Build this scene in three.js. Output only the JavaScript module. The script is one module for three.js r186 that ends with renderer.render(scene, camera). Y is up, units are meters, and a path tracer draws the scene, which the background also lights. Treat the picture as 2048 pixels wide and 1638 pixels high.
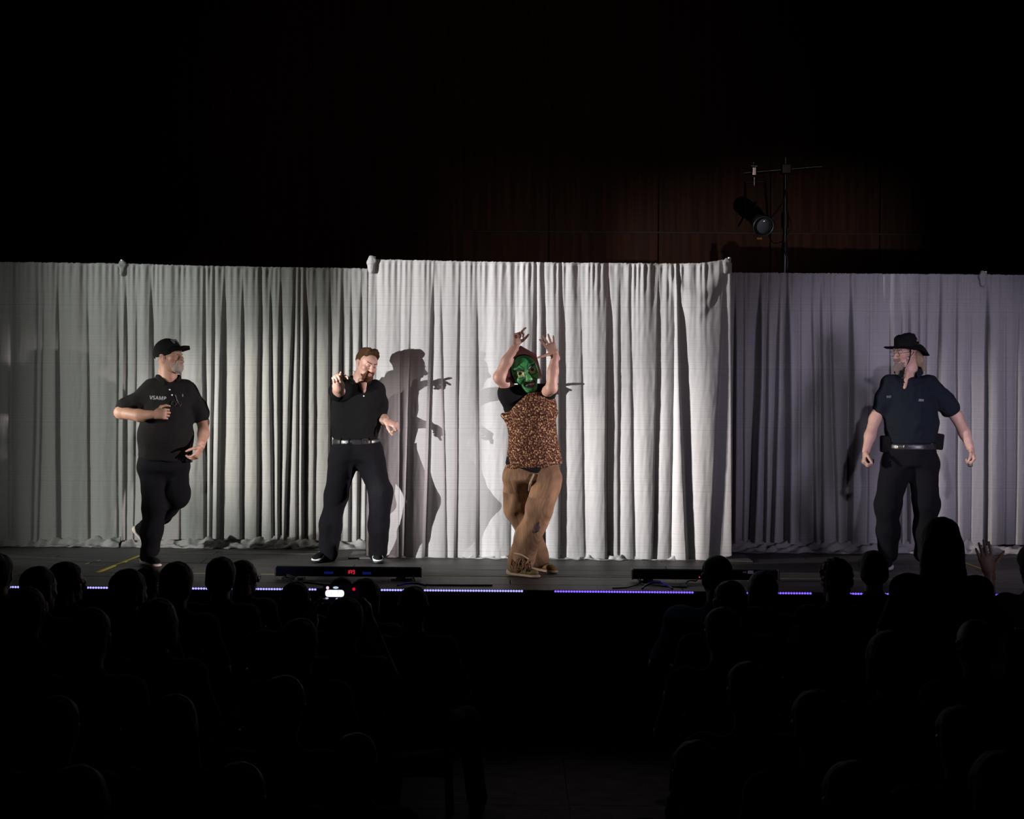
import * as THREE from 'three';
import { mergeGeometries, toCreasedNormals } from 'three/addons/utils/BufferGeometryUtils.js';
import { RoundedBoxGeometry } from 'three/addons/geometries/RoundedBoxGeometry.js';
import { ConvexGeometry } from 'three/addons/geometries/ConvexGeometry.js';
import { ImprovedNoise } from 'three/addons/math/ImprovedNoise.js';
import { FontLoader } from 'three/addons/loaders/FontLoader.js';
import { TextGeometry } from 'three/addons/geometries/TextGeometry.js';
import { RectAreaLightUniformsLib } from 'three/addons/lights/RectAreaLightUniformsLib.js';

// ---------------------------------------------------------------- camera, lights, exposure
const W = 2048, H = 1638, FOCAL = 3000, EYE = 1.6, HORIZON = 724, ROLL = 0.008;   // y = 0 is the stage floor
const scene = new THREE.Scene();
const camera = new THREE.PerspectiveCamera(2 * Math.atan(H / 2 / FOCAL) * 180 / Math.PI, W / H, 0.1, 80);
camera.position.set(0, EYE, 0);
camera.rotation.z = ROLL;
camera.setViewOffset(W, H, 0, H / 2 - HORIZON, W, H);
scene.add(camera);
scene.background = new THREE.Color(0x000000);
const renderer = new THREE.WebGLRenderer({ antialias: true });
renderer.toneMapping = THREE.LinearToneMapping;
renderer.toneMappingExposure = 1.0;
renderer.shadowMap.enabled = true;
RectAreaLightUniformsLib.init();
function spot(color, cd, at, to, deg, penumbra, size) {
  const l = new THREE.SpotLight(color, cd, 0, deg * Math.PI / 180, penumbra, 2);
  l.position.set(...at); l.target.position.set(...to);
  l.castShadow = true; l.shadow.mapSize.set(2048, 2048); l.shadow.radius = size; l.shadow.bias = -0.0004;
  scene.add(l, l.target);
  return l;
}
const LIGHTS = {
  left: spot(0xfbfff8, 212, [-9.4, 2.1, -7.4], [-3.95, 1.25, -12.8], 15, 0.45, 3),
  keyLeft: spot(0xfff6ee, 290, [-8.5, 1.9, -9.0], [-2.6, 1.1, -12.27], 7.8, 0.8, 3),
  leftCentre: spot(0xfffdfb, 265, [-6.3, 1.8, -6.7], [-1.1, 1.2, -12.3], 14, 0.3, 0.8),
  centre: spot(0xfffcfc, 720, [-9.9, 1.9, -7.9], [0.95, 1.25, -12.3], 9, 0.15, 0.5),
  sideLeft: spot(0xfff4ec, 410, [-8.5, 1.8, -9.0], [0.12, 0.9, -11.2], 6.8, 0.6, 3),
  sideRight: spot(0xffeef0, 410, [8.6, 1.8, -8.8], [0.12, 0.9, -11.2], 6.8, 0.6, 3),
  right: spot(0xeee2ff, 84, [5.1, 1.3, -5.6], [3.25, 1.1, -12.8], 14, 0.8, 45),
  frontLeft: spot(0xfdfff8, 98, [-0.5, 5.2, 3], [-3.55, 1.4, -12.6], 6.4, 0.5, 8),
  frontCentre: spot(0xffeef2, 58, [0.5, 5.2, 3], [0.2, 1.35, -12.4], 5.2, 0.5, 8),
  frontRight: spot(0xf2e8ff, 175, [1.5, 5.2, 3], [3.45, 1.45, -12.7], 5.6, 0.5, 8),
  backWall: spot(0xffe0d0, 62, [2.0, 4.4, 3], [-0.2, 4.1, -16], 13, 1, 8),
  aisle: spot(0xfff0ec, 5, [0.4, 6.6, -8.6], [0.45, -0.97, -8.9], 8, 1, 6),
};

// ---------------------------------------------------------------- helpers
const V = (x = 0, y = 0, z = 0) => new THREE.Vector3(x, y, z);
function rng(seed) { let a = seed >>> 0; return () => { a = (a + 0x6d2b79f5) | 0; let t = Math.imul(a ^ (a >>> 15), 1 | a); t = (t + Math.imul(t ^ (t >>> 7), 61 | t)) ^ t; return ((t ^ (t >>> 14)) >>> 0) / 4294967296; }; }
const perlin = new ImprovedNoise();
const noise = (x, y, z) => perlin.noise(x + 31.7, y + 17.3, z + 5.1);
const clamp = (x, a, b) => Math.min(b, Math.max(a, x));
const smooth = (a, b, x) => { const t = clamp((x - a) / (b - a), 0, 1); return t * t * (3 - 2 * t); };
const mix = (a, b, t) => a + (b - a) * t;
// the point that the photograph shows at pixel (px, py), at a chosen distance from the lens plane
function P(px, py, D) {
  const u = (px - 1024) / FOCAL, v = (HORIZON - py) / FOCAL, c = Math.cos(ROLL), s = Math.sin(ROLL);
  return V((u * c - v * s) * D, EYE + (u * s + v * c) * D, -D);
}
function groundDepth(px, py, y = 0) {
  const u = (px - 1024) / FOCAL, v = (HORIZON - py) / FOCAL;
  return (y - EYE) / (u * Math.sin(ROLL) + v * Math.cos(ROLL));
}
const ground = (px, py, y = 0) => P(px, py, groundDepth(px, py, y));
const used = {};
function numbered(name) { const n = used[name] = (used[name] ?? -1) + 1; return n ? `${name}_${String(n).padStart(3, '0')}` : name; }
function tag(o, label, category, group, kind) {
  o.userData.label = label; o.userData.category = category;
  if (group) o.userData.group = group;
  if (kind) o.userData.kind = kind;
  return o;
}
function thing(name, label, category, at = V(), group) {
  const o = new THREE.Group(); o.name = numbered(name); o.position.copy(at); scene.add(o);
  return tag(o, label, category, group);
}
function part(name, geometry, material, parent, label) {
  const m = new THREE.Mesh(geometry, material);
  m.name = parent === scene ? numbered(name) : name; m.castShadow = m.receiveShadow = true;
  if (label) m.userData.label = label;
  parent.add(m);
  return m;
}
function structure(name, geometry, material, parent = scene) {
  const m = part(name, geometry, material, parent);
  m.userData.kind = 'structure';
  return m;
}
const box = (w, h, d, x = 0, y = 0, z = 0) => new THREE.BoxGeometry(w, h, d).translate(x, y, z);
const rbox = (w, h, d, r, x = 0, y = 0, z = 0) => new RoundedBoxGeometry(w, h, d, 2, r).translate(x, y, z);
function rod(a, b, r, r2 = r, seg = 14) {
  const d = b.clone().sub(a), g = new THREE.CylinderGeometry(r2, r, d.length(), seg);
  g.translate(0, d.length() / 2, 0);
  g.applyQuaternion(new THREE.Quaternion().setFromUnitVectors(V(0, 1, 0), d.normalize()));
  return g.translate(a.x, a.y, a.z);
}
function tube(points, r, seg = 40) { return new THREE.TubeGeometry(new THREE.CatmullRomCurve3(points), seg, r, 8); }
function join(list) {
  return mergeGeometries(list.map((g) => { const q = g.index ? g.toNonIndexed() : g.clone(); for (const k of Object.keys(q.attributes)) if (!['position', 'normal', 'uv'].includes(k)) q.deleteAttribute(k); if (!q.attributes.uv) q.setAttribute('uv', new THREE.BufferAttribute(new Float32Array(q.attributes.position.count * 2), 2)); return q; }));
}
const lin = (r, g, b) => new THREE.Color().setRGB(r, g, b);
const std = (color, roughness = 0.8, o = {}) => new THREE.MeshStandardMaterial({ color, roughness, ...o });
const cloth = (color, roughness = 0.95, o = {}) => new THREE.MeshPhysicalMaterial({ color, roughness, specularIntensity: 0.25, ...o });
function dataTexture(size, fn, srgb = false) {
  const d = new Uint8Array(size * size * 4);
  for (let y = 0; y < size; y++) for (let x = 0; x < size; x++) {
    const c = fn(x, y), i = (y * size + x) * 4;
    d[i] = clamp(c[0], 0, 255); d[i + 1] = clamp(c[1], 0, 255); d[i + 2] = clamp(c[2], 0, 255); d[i + 3] = 255;
  }
  const t = new THREE.DataTexture(d, size, size);
  t.wrapS = t.wrapT = THREE.RepeatWrapping; t.magFilter = THREE.LinearFilter; t.minFilter = THREE.LinearMipmapLinearFilter; t.generateMipmaps = true;
  if (srgb) t.colorSpace = THREE.SRGBColorSpace;
  t.needsUpdate = true;
  return t;
}

// ---------------------------------------------------------------- soft bodies: rounded pieces joined by a smooth minimum, meshed by surface nets
class Field {
  constructor() { this.pieces = []; }
  // a rounded bar from a to b; r is a radius or [half width, half depth, half length]; u is the direction of the width
  bar(a, b, ra, rb = ra, o = {}) {
    const A = typeof ra === 'number' ? [ra, ra, ra] : ra, B = typeof rb === 'number' ? [rb, rb, rb] : rb;
    const n = b.clone().sub(a), len = n.length();
    if (len < 1e-6) n.copy(o.n || V(0, 1, 0)); n.normalize();
    let u = (o.u || V(1, 0, 0)).clone(); u.addScaledVector(n, -u.dot(n));
    if (u.length() < 0.05) { u = V(0, 0, 1); u.addScaledVector(n, -u.dot(n)); } u.normalize();
    this.pieces.push({ a, n, u, v: n.clone().cross(u), len, A, B, la: A[2] ?? Math.min(A[0], A[1]), lb: B[2] ?? Math.min(B[0], B[1]), k: o.k ?? 0.02, cut: o.cut, b });
    return this;
  }
  chain(points, radii, o) { for (let i = 0; i + 1 < points.length; i++) this.bar(points[i], points[i + 1], radii[i], radii[i + 1], o); return this; }
  ball(c, r, o = {}) { const R = typeof r === 'number' ? [r, r, r] : r; return this.bar(c, c, [R[0], R[2], R[1]], [R[0], R[2], R[1]], o); }
  mesh(cell, bump) {
    const lo = V(1e9, 1e9, 1e9), hi = V(-1e9, -1e9, -1e9), m = 3 * cell;
    for (const p of this.pieces) {
      p.r = Math.max(...p.A, ...p.B, p.la, p.lb);
      p.lo = p.a.clone().min(p.b).addScalar(-p.r - p.k - m); p.hi = p.a.clone().max(p.b).addScalar(p.r + p.k + m);
      if (!p.cut) { lo.min(p.a.clone().min(p.b).addScalar(-p.r - m)); hi.max(p.a.clone().max(p.b).addScalar(p.r + m)); }
    }
    const nx = Math.ceil((hi.x - lo.x) / cell) + 1, ny = Math.ceil((hi.y - lo.y) / cell) + 1, nz = Math.ceil((hi.z - lo.z) / cell) + 1, nxy = nx * ny;
    const g = new Float32Array(nxy * nz).fill(0.5);
    for (const p of this.pieces) {
      const i0 = Math.max(0, Math.floor((p.lo.x - lo.x) / cell)), i1 = Math.min(nx - 1, Math.ceil((p.hi.x - lo.x) / cell));
      const j0 = Math.max(0, Math.floor((p.lo.y - lo.y) / cell)), j1 = Math.min(ny - 1, Math.ceil((p.hi.y - lo.y) / cell));
      const k0 = Math.max(0, Math.floor((p.lo.z - lo.z) / cell)), k1 = Math.min(nz - 1, Math.ceil((p.hi.z - lo.z) / cell));
      const { n, u, v, len, A, B, la, lb, k } = p, ax = p.a.x, ay = p.a.y, az = p.a.z, inv = len > 1e-6 ? 1 / len : 0;
      for (let c = k0; c <= k1; c++) for (let b = j0; b <= j1; b++) for (let a = i0; a <= i1; a++) {
        const x = lo.x + a * cell - ax, y = lo.y + b * cell - ay, z = lo.z + c * cell - az;
        const qn = x * n.x + y * n.y + z * n.z, h = clamp(qn * inv, 0, 1), e = (qn - h * len), w = A[0] + (B[0] - A[0]) * h, d = A[1] + (B[1] - A[1]) * h, l = la + (lb - la) * h;
        const eu = (x * u.x + y * u.y + z * u.z) / w, ev = (x * v.x + y * v.y + z * v.z) / d, en = e / l;
        const s0 = Math.sqrt(eu * eu + ev * ev + en * en), s1 = Math.sqrt(eu * eu / (w * w) + ev * ev / (d * d) + en * en / (l * l));
        const dist = s1 > 1e-6 ? s0 * (s0 - 1) / s1 : -Math.min(w, d, l), at = c * nxy + b * nx + a, f = g[at];
        if (p.cut) { const t = Math.max(k - Math.abs(f + dist), 0) / k; g[at] = Math.max(f, -dist) + t * t * k / 4; }
        else { const t = Math.max(k - Math.abs(f - dist), 0) / k; g[at] = Math.min(f, dist) - t * t * k / 4; }
      }
    }
    const index = new Int32Array(nxy * nz).fill(-1), pos = [], tri = [];
    const off = [0, 1, nx, nx + 1, nxy, nxy + 1, nxy + nx, nxy + nx + 1];
    const edges = [[0, 1], [2, 3], [4, 5], [6, 7], [0, 2], [1, 3], [4, 6], [5, 7], [0, 4], [1, 5], [2, 6], [3, 7]];
    for (let c = 0; c < nz - 1; c++) for (let b = 0; b < ny - 1; b++) for (let a = 0; a < nx - 1; a++) {
      const at = c * nxy + b * nx + a; let mask = 0;
      for (let i = 0; i < 8; i++) if (g[at + off[i]] < 0) mask |= 1 << i;
      if (mask === 0 || mask === 255) continue;
      let sx = 0, sy = 0, sz = 0, count = 0;
      for (const [i, j] of edges) {
        const fi = g[at + off[i]], fj = g[at + off[j]];
        if ((fi < 0) === (fj < 0)) continue;
        const t = fi / (fi - fj);
        sx += (i & 1) + ((j & 1) - (i & 1)) * t; sy += ((i >> 1) & 1) + (((j >> 1) & 1) - ((i >> 1) & 1)) * t; sz += (i >> 2) + ((j >> 2) - (i >> 2)) * t; count++;
      }
      index[at] = pos.length / 3;
      pos.push(lo.x + (a + sx / count) * cell, lo.y + (b + sy / count) * cell, lo.z + (c + sz / count) * cell);
    }
    const quad = (p, q, r, s, flip) => { if (p < 0 || q < 0 || r < 0 || s < 0) return; if (flip) tri.push(p, r, q, p, s, r); else tri.push(p, q, r, p, r, s); };
    for (let c = 1; c < nz - 1; c++) for (let b = 1; b < ny - 1; b++) for (let a = 1; a < nx - 1; a++) {
      const at = c * nxy + b * nx + a, f = g[at] < 0;
      if (f !== (g[at + 1] < 0)) quad(index[at - nx - nxy], index[at - nxy], index[at], index[at - nx], !f);
      if (f !== (g[at + nx] < 0)) quad(index[at - 1 - nxy], index[at - nxy], index[at], index[at - 1], f);
      if (f !== (g[at + nxy] < 0)) quad(index[at - 1 - nx], index[at - nx], index[at], index[at - 1], !f);
    }
    const geo = new THREE.BufferGeometry();
    geo.setAttribute('position', new THREE.Float32BufferAttribute(pos, 3));
    geo.setIndex(tri);
    geo.computeVertexNormals();
    if (bump) displace(geo, bump);
    uvFlat(geo);
    return geo;
  }
}
function displace(geo, fn) {
  const p = geo.attributes.position, n = geo.attributes.normal;
  for (let i = 0; i < p.count; i++) {
    const d = fn(p.getX(i), p.getY(i), p.getZ(i));
    p.setXYZ(i, p.getX(i) + n.getX(i) * d, p.getY(i) + n.getY(i) * d, p.getZ(i) + n.getZ(i) * d);
  }
  geo.computeVertexNormals();
}
function uvFlat(geo) {
  const p = geo.attributes.position, uv = new Float32Array(p.count * 2);
  for (let i = 0; i < p.count; i++) { uv[2 * i] = p.getX(i) + p.getZ(i) * 0.8; uv[2 * i + 1] = p.getY(i) + p.getZ(i) * 0.15; }
  geo.setAttribute('uv', new THREE.BufferAttribute(uv, 2));
}
function paint(geo, fn) {
  const p = geo.attributes.position, c = new Float32Array(p.count * 3), q = V();
  for (let i = 0; i < p.count; i++) { q.fromBufferAttribute(p, i); const k = fn(q); c[3 * i] = k[0]; c[3 * i + 1] = k[1]; c[3 * i + 2] = k[2]; }
  geo.setAttribute('color', new THREE.BufferAttribute(c, 3));
  return geo;
}
const folds = (amp, fx, fy, seed) => (x, y, z) => amp * (noise(x * fx + seed, y * fy + z * 3, z * fx) + 0.5 * noise(x * fx * 2.3 - y * 4, y * fy * 2.1 + seed, z * fx * 2));

// ---------------------------------------------------------------- materials
const weave = dataTexture(512, (x, y) => {
  const row = noise(0.3, y * 0.09, 3) * 10, line = (y % 54) < 5 ? -14 * (0.45 + 0.55 * Math.abs(noise(x * 0.11, Math.floor(y / 54) * 3.1, 7)) * 2) : 0;
  const th = (noise(x * 0.35, y * 0.9, 1) + noise(x * 0.9, y * 0.35, 9)) * 15, c = 222 + row + line + th;
  return [c, c, c];
}, true);
weave.repeat.set(2, 2);
const M = {
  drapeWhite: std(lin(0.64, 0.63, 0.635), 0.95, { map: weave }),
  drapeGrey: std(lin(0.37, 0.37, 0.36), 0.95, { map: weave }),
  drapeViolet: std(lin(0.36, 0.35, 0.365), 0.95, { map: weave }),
  blackCloth: cloth(lin(0.0065, 0.0065, 0.007)),
  greyBlackCloth: cloth(lin(0.0105, 0.0105, 0.0105)),
  jeans: cloth(lin(0.0055, 0.0055, 0.0075)),
  navyCloth: cloth(lin(0.009, 0.012, 0.018)),
  blackLeather: std(lin(0.02, 0.02, 0.022), 0.35),
  blackPlastic: std(lin(0.012, 0.012, 0.014), 0.45),
  blackMetal: std(lin(0.02, 0.02, 0.022), 0.4, { metalness: 0.4 }),
  poleMetal: std(lin(0.05, 0.055, 0.055), 0.3, { metalness: 0.7 }),
  chrome: std(lin(0.5, 0.5, 0.52), 0.22, { metalness: 1 }),
  pipe: std(lin(0.75, 0.75, 0.76), 0.35, { metalness: 0.6 }),
  steel: std(lin(0.16, 0.16, 0.165), 0.5, { metalness: 0.3 }),
  whiteRubber: std(lin(0.72, 0.68, 0.66), 0.6),
  yellowTape: std(lin(0.62, 0.52, 0.03), 0.6),
  dullTape: std(lin(0.16, 0.14, 0.05), 0.7),
  whiteTape: std(lin(0.35, 0.35, 0.35), 0.7),
  eye: std(lin(0.32, 0.3, 0.28), 0.4),
  iris: std(lin(0.03, 0.03, 0.03), 0.2),
  button: std(lin(0.75, 0.8, 0.72), 0.3),
  print: std(lin(0.34, 0.34, 0.38), 0.8),
  printDim: std(lin(0.2, 0.2, 0.22), 0.8),
};

// ---------------------------------------------------------------- the hall
const FLOOR = -0.97, BACK = 16, SIDE = 10.5, REAR = 6, CEIL = 6.9, FRONT = 10.53, STAGE_BACK = 14.6;
const carpetMap = dataTexture(256, (x, y) => { const c = 150 + 60 * noise(x * 0.4, y * 0.4, 2) + 40 * noise(x * 0.05, y * 0.05, 8); return [c, c * 0.96, c * 0.97]; }, true);
carpetMap.repeat.set(1.5, 1.5);
{
  const dark = std(lin(0.03, 0.026, 0.026), 0.95);
  const floor = structure('floor', box(2 * SIDE + 0.4, 0.2, BACK + REAR + 0.4, 0, FLOOR - 0.1, (REAR - BACK) / 2), std(lin(0.02, 0.018, 0.018), 0.95));
  const pieceGeo = rbox(1.828, 0.012, 1.828, 0.004), tileMats = [0.15, 0.165, 0.14].map((k) => std(lin(k, k * 0.93, k * 0.93), 0.95, { map: carpetMap }));
  const r = rng(5);
  for (let i = -4; i < 4; i++) for (let j = 0; j < 7; j++) {                       // carpet laid in broad sheets, seams recessed
    const t = part('carpet_sheet', pieceGeo, tileMats[Math.floor(r() * 3)], floor); t.position.set(0.35 + i * 1.83 + 0.915, FLOOR + 0.004, -FRONT + 0.94 + j * 1.83); t.userData.kind = 'structure';
  }
  structure('ceiling', box(2 * SIDE + 0.4, 0.2, BACK + REAR + 0.4, 0, CEIL + 0.1, (REAR - BACK) / 2), dark);
  structure('wall_left', box(0.2, CEIL - FLOOR, BACK + REAR, -SIDE - 0.1, (CEIL + FLOOR) / 2, (REAR - BACK) / 2), dark);
  structure('wall_right', box(0.2, CEIL - FLOOR, BACK + REAR, SIDE + 0.1, (CEIL + FLOOR) / 2, (REAR - BACK) / 2), dark);
  structure('wall_rear', box(2 * SIDE + 0.4, CEIL - FLOOR, 0.2, 0, (CEIL + FLOOR) / 2, REAR + 0.1), dark);
  const wall = structure('wall_back', box(2 * SIDE + 0.4, CEIL - FLOOR, 0.2, 0, (CEIL + FLOOR) / 2, -BACK - 0.13), std(lin(0.006, 0.004, 0.003), 0.9));
  const grain = dataTexture(256, (x, y) => { const c = 170 + 50 * noise(x * 0.12, y * 0.012, 4) + 18 * noise(x * 0.5, y * 0.05, 6); return [c, c * 0.97, c * 0.95]; }, true);
  const panelMats = [1, 0.9, 1.1].map((k) => cloth(lin(0.038 * k, 0.0125 * k, 0.0055 * k), 0.85, { map: grain }));
  const seams = [-900, -660, -400, -122, 128, 370, 611, 853, 1096, 1315, 1539, 1758, 1979, 2200, 2420, 2640, 2860];
  const split = P(1500, 466, BACK).y, rows = [[FLOOR + 0.02, split], [split, CEIL - 0.02]];
  for (const [y0, y1] of rows) for (let i = 0; i + 1 < seams.length; i++) {
    const x0 = (seams[i] - 1024) / FOCAL * BACK, x1 = (seams[i + 1] - 1024) / FOCAL * BACK;
    const g = rbox(x1 - x0 - 0.016, y1 - y0 - 0.014, 0.03, 0.003, (x0 + x1) / 2, (y0 + y1) / 2, -BACK - 0.015);
    const p = part('wall_panel', g, panelMats[(i * 7 + 1) % 3], wall); p.userData.kind = 'structure';
  }
}
// ---------------------------------------------------------------- the stage
{
  const deck = structure('stage', box(17, 0.9, STAGE_BACK - FRONT - 0.06, 0, FLOOR + 0.45, -(STAGE_BACK + FRONT) / 2), std(lin(0.01, 0.01, 0.01), 0.9));
  const wear = dataTexture(256, (x, y) => { const c = 165 + 46 * noise(x * 0.02, y * 0.35, 1) + 34 * noise(x * 0.07, y * 0.06, 5) + (noise(x * 0.15, y * 0.7, 9) > 0.42 ? 26 : 0); return [c, c, c * 0.99]; }, true);
  wear.repeat.set(0.8, 3);
  const mats = [0.085, 0.095, 0.078, 0.09].map((k) => std(lin(k, k * 0.985, k * 0.96), 0.55, { map: wear }));
  const r = rng(11), depth = 0.254, n = Math.round((STAGE_BACK - FRONT) / depth);
  for (let j = 0; j < n; j++) {
    const shift = (j % 2) * 1.22;
    for (let i = -4; i <= 3; i++) {
      const p = part('floor_plank', rbox(2.436, 0.05, depth - 0.006, 0.004), mats[Math.floor(r() * 4)], deck);
      p.position.set(i * 2.44 + shift, -0.025 - (r() < 0.3 ? 0.001 : 0), -FRONT - depth * (j + 0.5)); p.userData.kind = 'structure';
    }
  }
  // pleated black skirt along the front of the stage
  const pts = [], N = 520;
  const g = new THREE.PlaneGeometry(17, 0.94, N, 6), p = g.attributes.position;
  for (let i = 0; i < p.count; i++) { const x = p.getX(i), t = (0.47 - p.getY(i)) / 0.94; p.setZ(i, (0.02 + 0.02 * t) * Math.sin(x * 26 + 2 * noise(x, 0, 0)) ); }
  g.translate(0, FLOOR + 0.476, -FRONT + 0.02); g.computeVertexNormals();
  structure('trim_1', g, cloth(lin(0.003, 0.003, 0.0035), 0.95, { side: THREE.DoubleSide }));
}
// ---------------------------------------------------------------- pipe and drape
// folds: [pixel column half way down, dark width in pixels, drift in pixels from top to bottom, where the fold starts (0 top, 1 hem), strength]
function drapeSheet(o) {
  const { px0, px1, D, top, hem, list, tan, mirror, seed, extra } = o, toX = (px) => (px - 1024) / FOCAL * D;
  const X0 = toX(px0), X1 = toX(px1), nx = Math.round((X1 - X0) / 0.0065), ny = 56;
  const fold = list.map(([px, w, drift = 0, start = 0, s = 1]) => ({ x: toX(px), w: w / FOCAL * D, drift: drift / FOCAL * D, start, s })).sort((a, b) => a.x - b.x);
  const zAt = (x, t) => {
    const F = fold.map((f) => {
      const grow = (0.3 + 0.7 * smooth(0, 0.22, t)) * smooth(f.start - 0.12, f.start + 0.16, t + (f.start === 0 ? 0.2 : 0)) * f.s, w = f.w * (0.55 + 0.45 * smooth(0, 0.5, t));
      const c = f.x + f.drift * (t - 0.5) + 0.006 * noise(f.x * 9, t * 3, seed);
      return { s: c - w * 0.5, e: c - w * 0.5 + w * 0.42 + 0.004, h: Math.min(o.deepest || 0.11, w / tan) * grow };
    });
    let z = 0;
    const m = mirror ? -1 : 1, G = mirror ? F.map((f) => ({ s: -(f.s + (f.e - f.s) / 0.42 * 1.0), h: f.h, w: f.e - f.s })).map((f) => ({ s: f.s, e: f.s + f.w, h: f.h })).reverse() : F, q = m * x;
    let i = 0; while (i < G.length && q > G[i].e) i++;
    if (i < G.length && q >= G[i].s) { const u = smooth(G[i].s, G[i].e, q); z = mix(G[i].h * 0.5, -G[i].h * 0.5, u); }
    else {
      const a = i > 0 ? G[i - 1] : null, b = i < G.length ? G[i] : null, x0 = a ? a.e : q - 0.3, x1 = b ? b.s : q + 0.3;
      const u = clamp((q - x0) / (x1 - x0), 0, 1), from = a ? -a.h * 0.5 : 0, to = b ? b.h * 0.5 : 0;
      z = mix(from, to, Math.sin(u * Math.PI / 2) ** 0.9) + Math.min(0.02, (x1 - x0) * 0.07) * Math.sin(u * Math.PI);
    }
    const gather = Math.exp(-t * 9) * (0.007 * Math.sin(x * 118 + 7 * noise(x * 6, 0, seed)) + 0.007 * noise(x * 38, t * 4, seed + 3));
    z += (o.forward || 0) * t + gather * smooth(0, 0.012, t) + (o.noiseScale || 1) * 0.014 * noise(x * 4.5, t * 1.4, seed) + 0.005 * noise(x * 15, t * 2, seed + 9) + 0.0022 * noise(x * 34, t * 26, seed + 4);
    return z + (extra ? extra(x, t) : 0);
  };
  const pos = [], uv = [], idx = [], Z0 = -D;
  for (let side = 0; side < 2; side++) for (let j = 0; j <= ny; j++) for (let i = 0; i <= nx; i++) {
    const x = mix(X0, X1, i / nx), t = (j / ny) ** 1.25, yt = top(x) + 0.007 * noise(x * 70, 1, seed) * (1 - t), yb = hem(x), y = mix(yt, yb, t);
    const lean = o.lean ? o.lean(x, t) : 0;
    pos.push(x + lean, y, Z0 + zAt(x, t) - side * 0.006); uv.push(x, y);
  }
  const row = nx + 1, layer = row * (ny + 1);
  for (let j = 0; j < ny; j++) for (let i = 0; i < nx; i++) {
    const a = j * row + i, b = a + 1, c = a + row, d = c + 1;
    idx.push(a, c, b, b, c, d, layer + a, layer + b, layer + c, layer + b, layer + d, layer + c);
  }
  for (let i = 0; i < nx; i++) for (const j of [0, ny]) { const a = j * row + i, b = a + 1; j ? idx.push(a, layer + a, b, b, layer + a, layer + b) : idx.push(a, b, layer + a, b, layer + b, layer + a); }
  for (let j = 0; j < ny; j++) for (const i of [0, nx]) { const a = j * row + i, b = a + row; i ? idx.push(a, b, layer + a, b, layer + b, layer + a) : idx.push(a, layer + a, b, b, layer + a, layer + b); }
  const g = new THREE.BufferGeometry();
  g.setAttribute('position', new THREE.Float32BufferAttribute(pos, 3)); g.setAttribute('uv', new THREE.Float32BufferAttribute(uv, 2)); g.setIndex(idx);
  g.computeVertexNormals();
  return g;
}
// surplus cloth lying crumpled on the boards under the hem
function puddle(px0, px1, D, seed, height = 0.085) {
  const X0 = (px0 - 1024) / FOCAL * D, X1 = (px1 - 1024) / FOCAL * D, nx = Math.round((X1 - X0) / 0.012), ny = 16, pos = [], idx = [], uv = [];
  for (let side = 0; side < 2; side++) for (let j = 0; j <= ny; j++) for (let i = 0; i <= nx; i++) {
    const x = mix(X0, X1, i / nx), s = j / ny, n = noise(x * 3.2, s * 1.5, seed), n2 = noise(x * 11, s * 4 + x * 3, seed + 2), n3 = noise(x * 26, s * 8, seed + 7);
    let y = height * (1 - smooth(0.15, 0.85, s)) + (0.05 * n + 0.045 * n2 + 0.016 * n3) * Math.sin(s * Math.PI), z = -0.07 + 0.16 * s + 0.06 * n2 * s + 0.03 * noise(x * 2, 4, seed) * s;
    pos.push(x, Math.max(0.003, y) + side * -0.0 , -D + z - side * 0.004); uv.push(x, s * 0.2);
  }
  const row = nx + 1, layer = row * (ny + 1);
  for (let j = 0; j < ny; j++) for (let i = 0; i < nx; i++) { const a = j * row + i, b = a + 1, c = a + row, d = c + 1; idx.push(a, c, b, b, c, d, layer + a, layer + b, layer + c, layer + b, layer + d, layer + c); }
  const g = new THREE.BufferGeometry();
  g.setAttribute('position', new THREE.Float32BufferAttribute(pos, 3)); g.setAttribute('uv', new THREE.Float32BufferAttribute(uv, 2)); g.setIndex(idx); g.computeVertexNormals();
  return g;
}
const knob = (at, seed, r = 0.024) => new Field().bar(at.clone().add(V(0, -0.1, 0)), at, [r * 1.1, r], [r, r * 0.9, r * 0.8], { k: 0.03 }).ball(at.clone().add(V(r * 0.7, -0.02, 0)), r * 0.7).ball(at.clone().add(V(-r * 0.6, -0.03, 0.01)), r * 0.7).mesh(0.007, folds(0.012, 18, 9, seed));
const topLine = (D, points) => { const q = points.map(([px, py]) => P(px, py, D)); return (x) => { let i = 0; while (i < q.length - 2 && x > q[i + 1].x) i++; return mix(q[i].y, q[i + 1].y, clamp((x - q[i].x) / (q[i + 1].x - q[i].x), -0.2, 1.2)); }; };
const DB = 12.8, DC = 12.28;
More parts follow.
